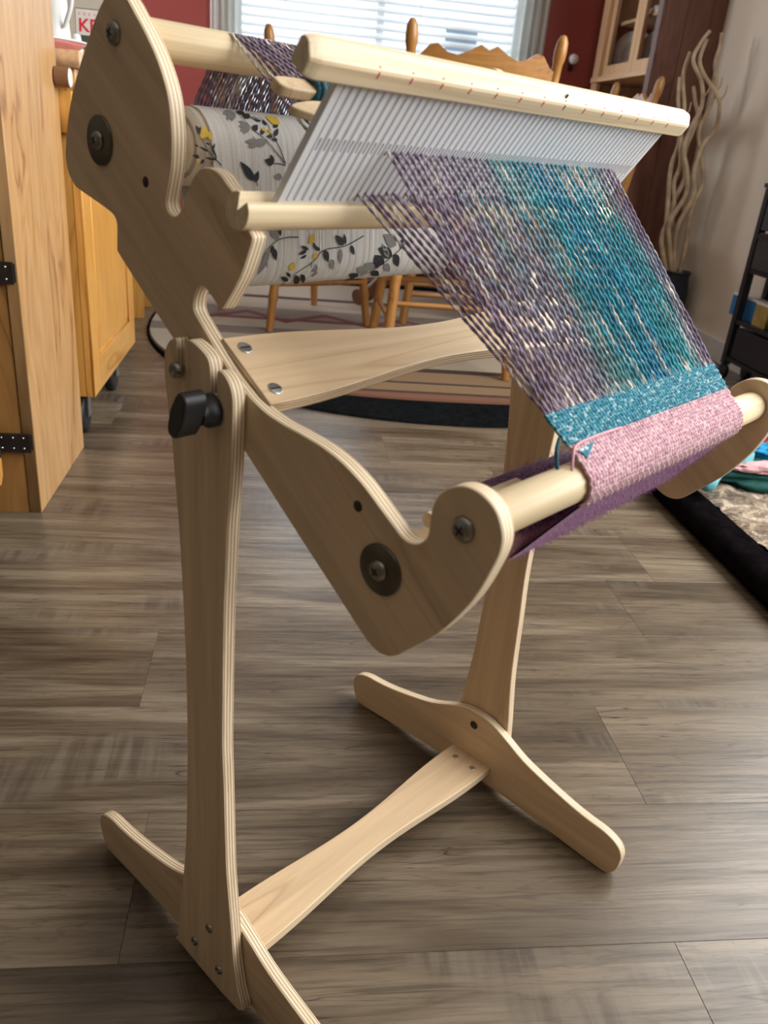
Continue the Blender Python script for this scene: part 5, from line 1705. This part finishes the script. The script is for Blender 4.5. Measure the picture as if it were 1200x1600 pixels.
for k, (pts, lab) in enumerate(BR):
    p3 = smooth_path([(x, 2.795 + 0.012 * (k - 2.5) * (1 if i else 0.4) + 0.012 * math.sin(i * 1.3 + k), z) for i, (x, z) in enumerate(pts)], 6)
    rr = [0.0105 - 0.0040 * i / len(p3) for i in range(len(p3))]
    m = MB().tube(p3, rr, 9)
    j = len(p3) * 2 // 3
    m.tube([p3[j], p3[j] + Vector((0.012, -0.01, 0.03)), p3[j] + Vector((0.010, -0.016, 0.06))], [0.004, 0.003, 0.0018], 6)
    solo('willow_branch', m, 'branch', lab, 'branch', 'curly willow branches')

# ------------------------------------------------------------------ slim black storage cart by the beige wall
SX0, SX1, SY0, SY1 = 1.795, 1.912, 1.62, 2.185
sc = thing('storage_cart', 'slim black storage cart with drawers against the beige wall', 'cart', (1.855, 1.90, 0))
for x in (SX0, SX1 - 0.026):
    for y in (SY0, SY1 - 0.026):
        part(sc, 'post', MB().box(x, x + 0.026, y, y + 0.026, 0.055, 0.665), 'cart_black')
        part(sc, 'wheel', MB().lathe((x + 0.004, y + 0.013, 0.0275), (1, 0, 0), [(0, 0.020), (0.002, 0.0272), (0.016, 0.0272), (0.018, 0.020)], 18), 'rubber')
for z in (0.070, 0.205, 0.385):
    part(sc, 'shelf', MB().box(SX0 + 0.004, SX1 - 0.004, SY0 + 0.004, SY1 - 0.004, z, z + 0.014), 'cart_black')
part(sc, 'top', MB().extrude([(SY0 - 0.006, 0.6655), (SY1 + 0.006, 0.6655), (SY1 + 0.006, 0.680), (SY0 - 0.006, 0.680)], SX0 - 0.006, SX1 + 0.004, 0, 0, 0.002), 'cart_black')
for z0, z1 in ((0.4005, 0.522), (0.530, 0.655)):
    d = part(sc, 'drawer', MB().extrude([(SY0 + 0.030, z0), (SY1 - 0.030, z0), (SY1 - 0.030, z1), (SY0 + 0.030, z1)], SX0 + 0.002, SX1 - 0.030, 0, 0, 0.004), 'drawer_grey')
    part(d, 'rim', MB().box(SX0 - 0.006, SX0 + 0.0018, SY0 + 0.035, SY1 - 0.035, z1 - 0.018, z1 - 0.006), 'cart_black', sub=True)
part(sc, 'bin', MB().extrude([(SY0 + 0.03, 0.0845), (SY1 - 0.04, 0.0845), (SY1 - 0.04, 0.195), (SY0 + 0.03, 0.195)], SX0 + 0.006, SX1 - 0.010, 0, 0, 0.008), 'vase_black')
bb = thing('blue_box', 'blue card box sticking out of the far end of the black cart', 'box', (1.86, 2.20, 0.2195))
part(bb, 'carton', MB().extrude([(2.10, 0.2195), (2.285, 0.2195), (2.285, 0.290), (2.10, 0.290)], 1.835, 1.872, 0, 0, 0.001), 'box_blue')
part(bb, 'lid', MB().extrude([(2.0995, 0.2905), (2.2855, 0.2905), (2.2855, 0.300), (2.0995, 0.300)], 1.8345, 1.8725, 0, 0, 0.001), 'white_card')
gbx = thing('gold_box', 'gold box with a white lid on the lower shelf of the black cart', 'box', (1.85, 2.04, 0.2195))
part(gbx, 'carton', MB().extrude([(2.00, 0.2195), (2.085, 0.2195), (2.085, 0.292), (2.00, 0.292)], 1.815, 1.86, 0, 0, 0.001), 'box_gold')
part(gbx, 'lid', MB().extrude([(1.999, 0.2925), (2.086, 0.2925), (2.086, 0.301), (1.999, 0.301)], 1.814, 1.861, 0, 0, 0.001), 'white_card')


def blob(center, size, seed, amp=0.25, sub=4, freq=2.2):
    bm = bmesh.new()
    bmesh.ops.create_icosphere(bm, subdivisions=sub, radius=1.0)
    from mathutils import noise as mn
    off = Vector((seed * 3.1, seed * 1.7, seed * 0.9))
    vs = []
    for v in bm.verts:
        d = v.co.normalized()
        k = 1 + amp * mn.noise(d * freq + off) + amp * 0.45 * mn.noise(d * freq * 2.6 + off)
        p = Vector((d.x * k * size[0], d.y * k * size[1], d.z * k * size[2]))
        p.z = max(p.z, -size[2] * 0.55)
        vs.append(Vector(center) + p)
    fs = [tuple(v.index for v in f.verts) for f in bm.faces]
    bm.free()
    return MB().add(vs, fs, 0, True)


solo('folded_cloth', blob((1.853, 1.88, 0.258), (0.045, 0.085, 0.060), 4), 'fabric_dark_green', 'dark green cloth stuffed on the lower shelf of the black cart', 'cloth')

# ------------------------------------------------------------------ pet bed with a heap of cloth
pb = thing('pet_bed', 'black pet bed with a brown and white fleece top on the floor', 'bed', (1.40, 0.62, 0))
BX0, BX1, BY0, BY1 = 1.03, 1.84, 0.10, 1.28


def rrect(x0, x1, y0, y1, r, n=8):
    o = []
    for cx, cy, a in ((x1 - r, y1 - r, 0), (x0 + r, y1 - r, 90), (x0 + r, y0 + r, 180), (x1 - r, y0 + r, 270)):
        for i in range(n + 1):
            t = math.radians(a + 90 * i / n)
            o.append((cx + r * math.cos(t), cy + r * math.sin(t)))
    return o


m = MB()
rings = []
for z, d in ((0.001, 0.010), (0.012, 0.0), (0.036, 0.0), (0.050, 0.010), (0.055, 0.030), (0.050, 0.065)):
    rings.append([(x, y, z) for x, y in rrect(BX0 + d, BX1 - d, BY0 + d, BY1 - d, 0.10)])
k = len(rings[0])
m.add(sum(rings, []), [(a * k + i, a * k + (i + 1) % k, (a + 1) * k + (i + 1) % k, (a + 1) * k + i) for a in range(5) for i in range(k)] + [tuple(range(k))[::-1], tuple(range(5 * k, 6 * k))], 0, True)
part(pb, 'bolster', m, 'fabric_black', 'black cloth side of the pet bed')
from mathutils import noise as _mn
vs, fs = [], []
gx, gy = 70, 80
x0, x1, y0, y1 = BX0 + 0.070, BX1 - 0.070, BY0 + 0.070, BY1 - 0.070
for i in range(gx + 1):
    for j in range(gy + 1):
        x, y = x0 + (x1 - x0) * i / gx, y0 + (y1 - y0) * j / gy
        ed = min(i, gx - i, j, gy - j) / 6
        z = 0.0505 + 0.012 * min(1, ed) ** 0.5 + 0.008 * _mn.noise(Vector((x * 28, y * 28, 0))) + 0.005 * _mn.noise(Vector((x * 70, y * 70, 3)))
        vs.append((x, y, max(z, 0.0495)))
for i in range(gx):
    for j in range(gy):
        a = i * (gy + 1) + j
        fs.append((a, a + gy + 1, a + gy + 2, a + 1))
part(pb, 'fleece', MB().add(vs, fs, 0, True), 'fleece', 'curly brown and white fleece')
for nm, c, sz, sd, mt, lab, cat in (
        ('green_blanket', (1.30, 1.02, 0.072), (0.24, 0.12, 0.030), 1, 'fabric_dark_green', 'dark green blanket heaped on the pet bed', 'blanket'),
        ('red_cloth', (1.38, 1.12, 0.125), (0.12, 0.06, 0.035), 2, 'fabric_red', 'bright red cloth on top of the heap on the pet bed', 'cloth'),
        ('rose_cloth', (1.27, 0.945, 0.106), (0.10, 0.025, 0.014), 3, 'fabric_rose', 'pale rose cloth lying across the green blanket', 'cloth'),
        ('blue_cloth', (1.34, 1.04, 0.112), (0.07, 0.05, 0.022), 5, 'fabric_blue', 'bright blue cloth beside the teal toy', 'cloth'),
        ('dark_red_cloth', (1.045, 0.955, 0.066), (0.040, 0.045, 0.022), 6, 'fabric_red', 'dark red cloth at the near corner of the pet bed', 'cloth')):
    solo(nm, blob(c, sz, sd, 0.32, 4, 2.6), mt, lab, cat)
ty = thing('plush_toy', 'soft teal plush toy lying on the green blanket', 'toy', (1.15, 0.95, 0.075))
part(ty, 'body', blob((1.195, 1.00, 0.112), (0.055, 0.050, 0.034), 8, 0.12, 3), 'fabric_teal')
part(ty, 'limb', MB().tube(smooth_path([(1.17, 0.975, 0.112), (1.125, 0.925, 0.105), (1.095, 0.890, 0.095), (1.080, 0.865, 0.082)], 5), [0.010] + [0.021] * 5 + [0.020] * 4 + [0.019] * 3 + [0.017, 0.013, 0.004], 12), 'fabric_teal')
part(ty, 'limb', MB().tube(smooth_path([(1.21, 1.02, 0.12), (1.245, 1.035, 0.122), (1.275, 1.035, 0.115)], 5), [0.012] + [0.020] * 4 + [0.019] * 3 + [0.017, 0.012, 0.004], 12), 'fabric_teal')

for _o in list(bpy.data.objects):
    if '_b' in _o:
        del _o['_b']
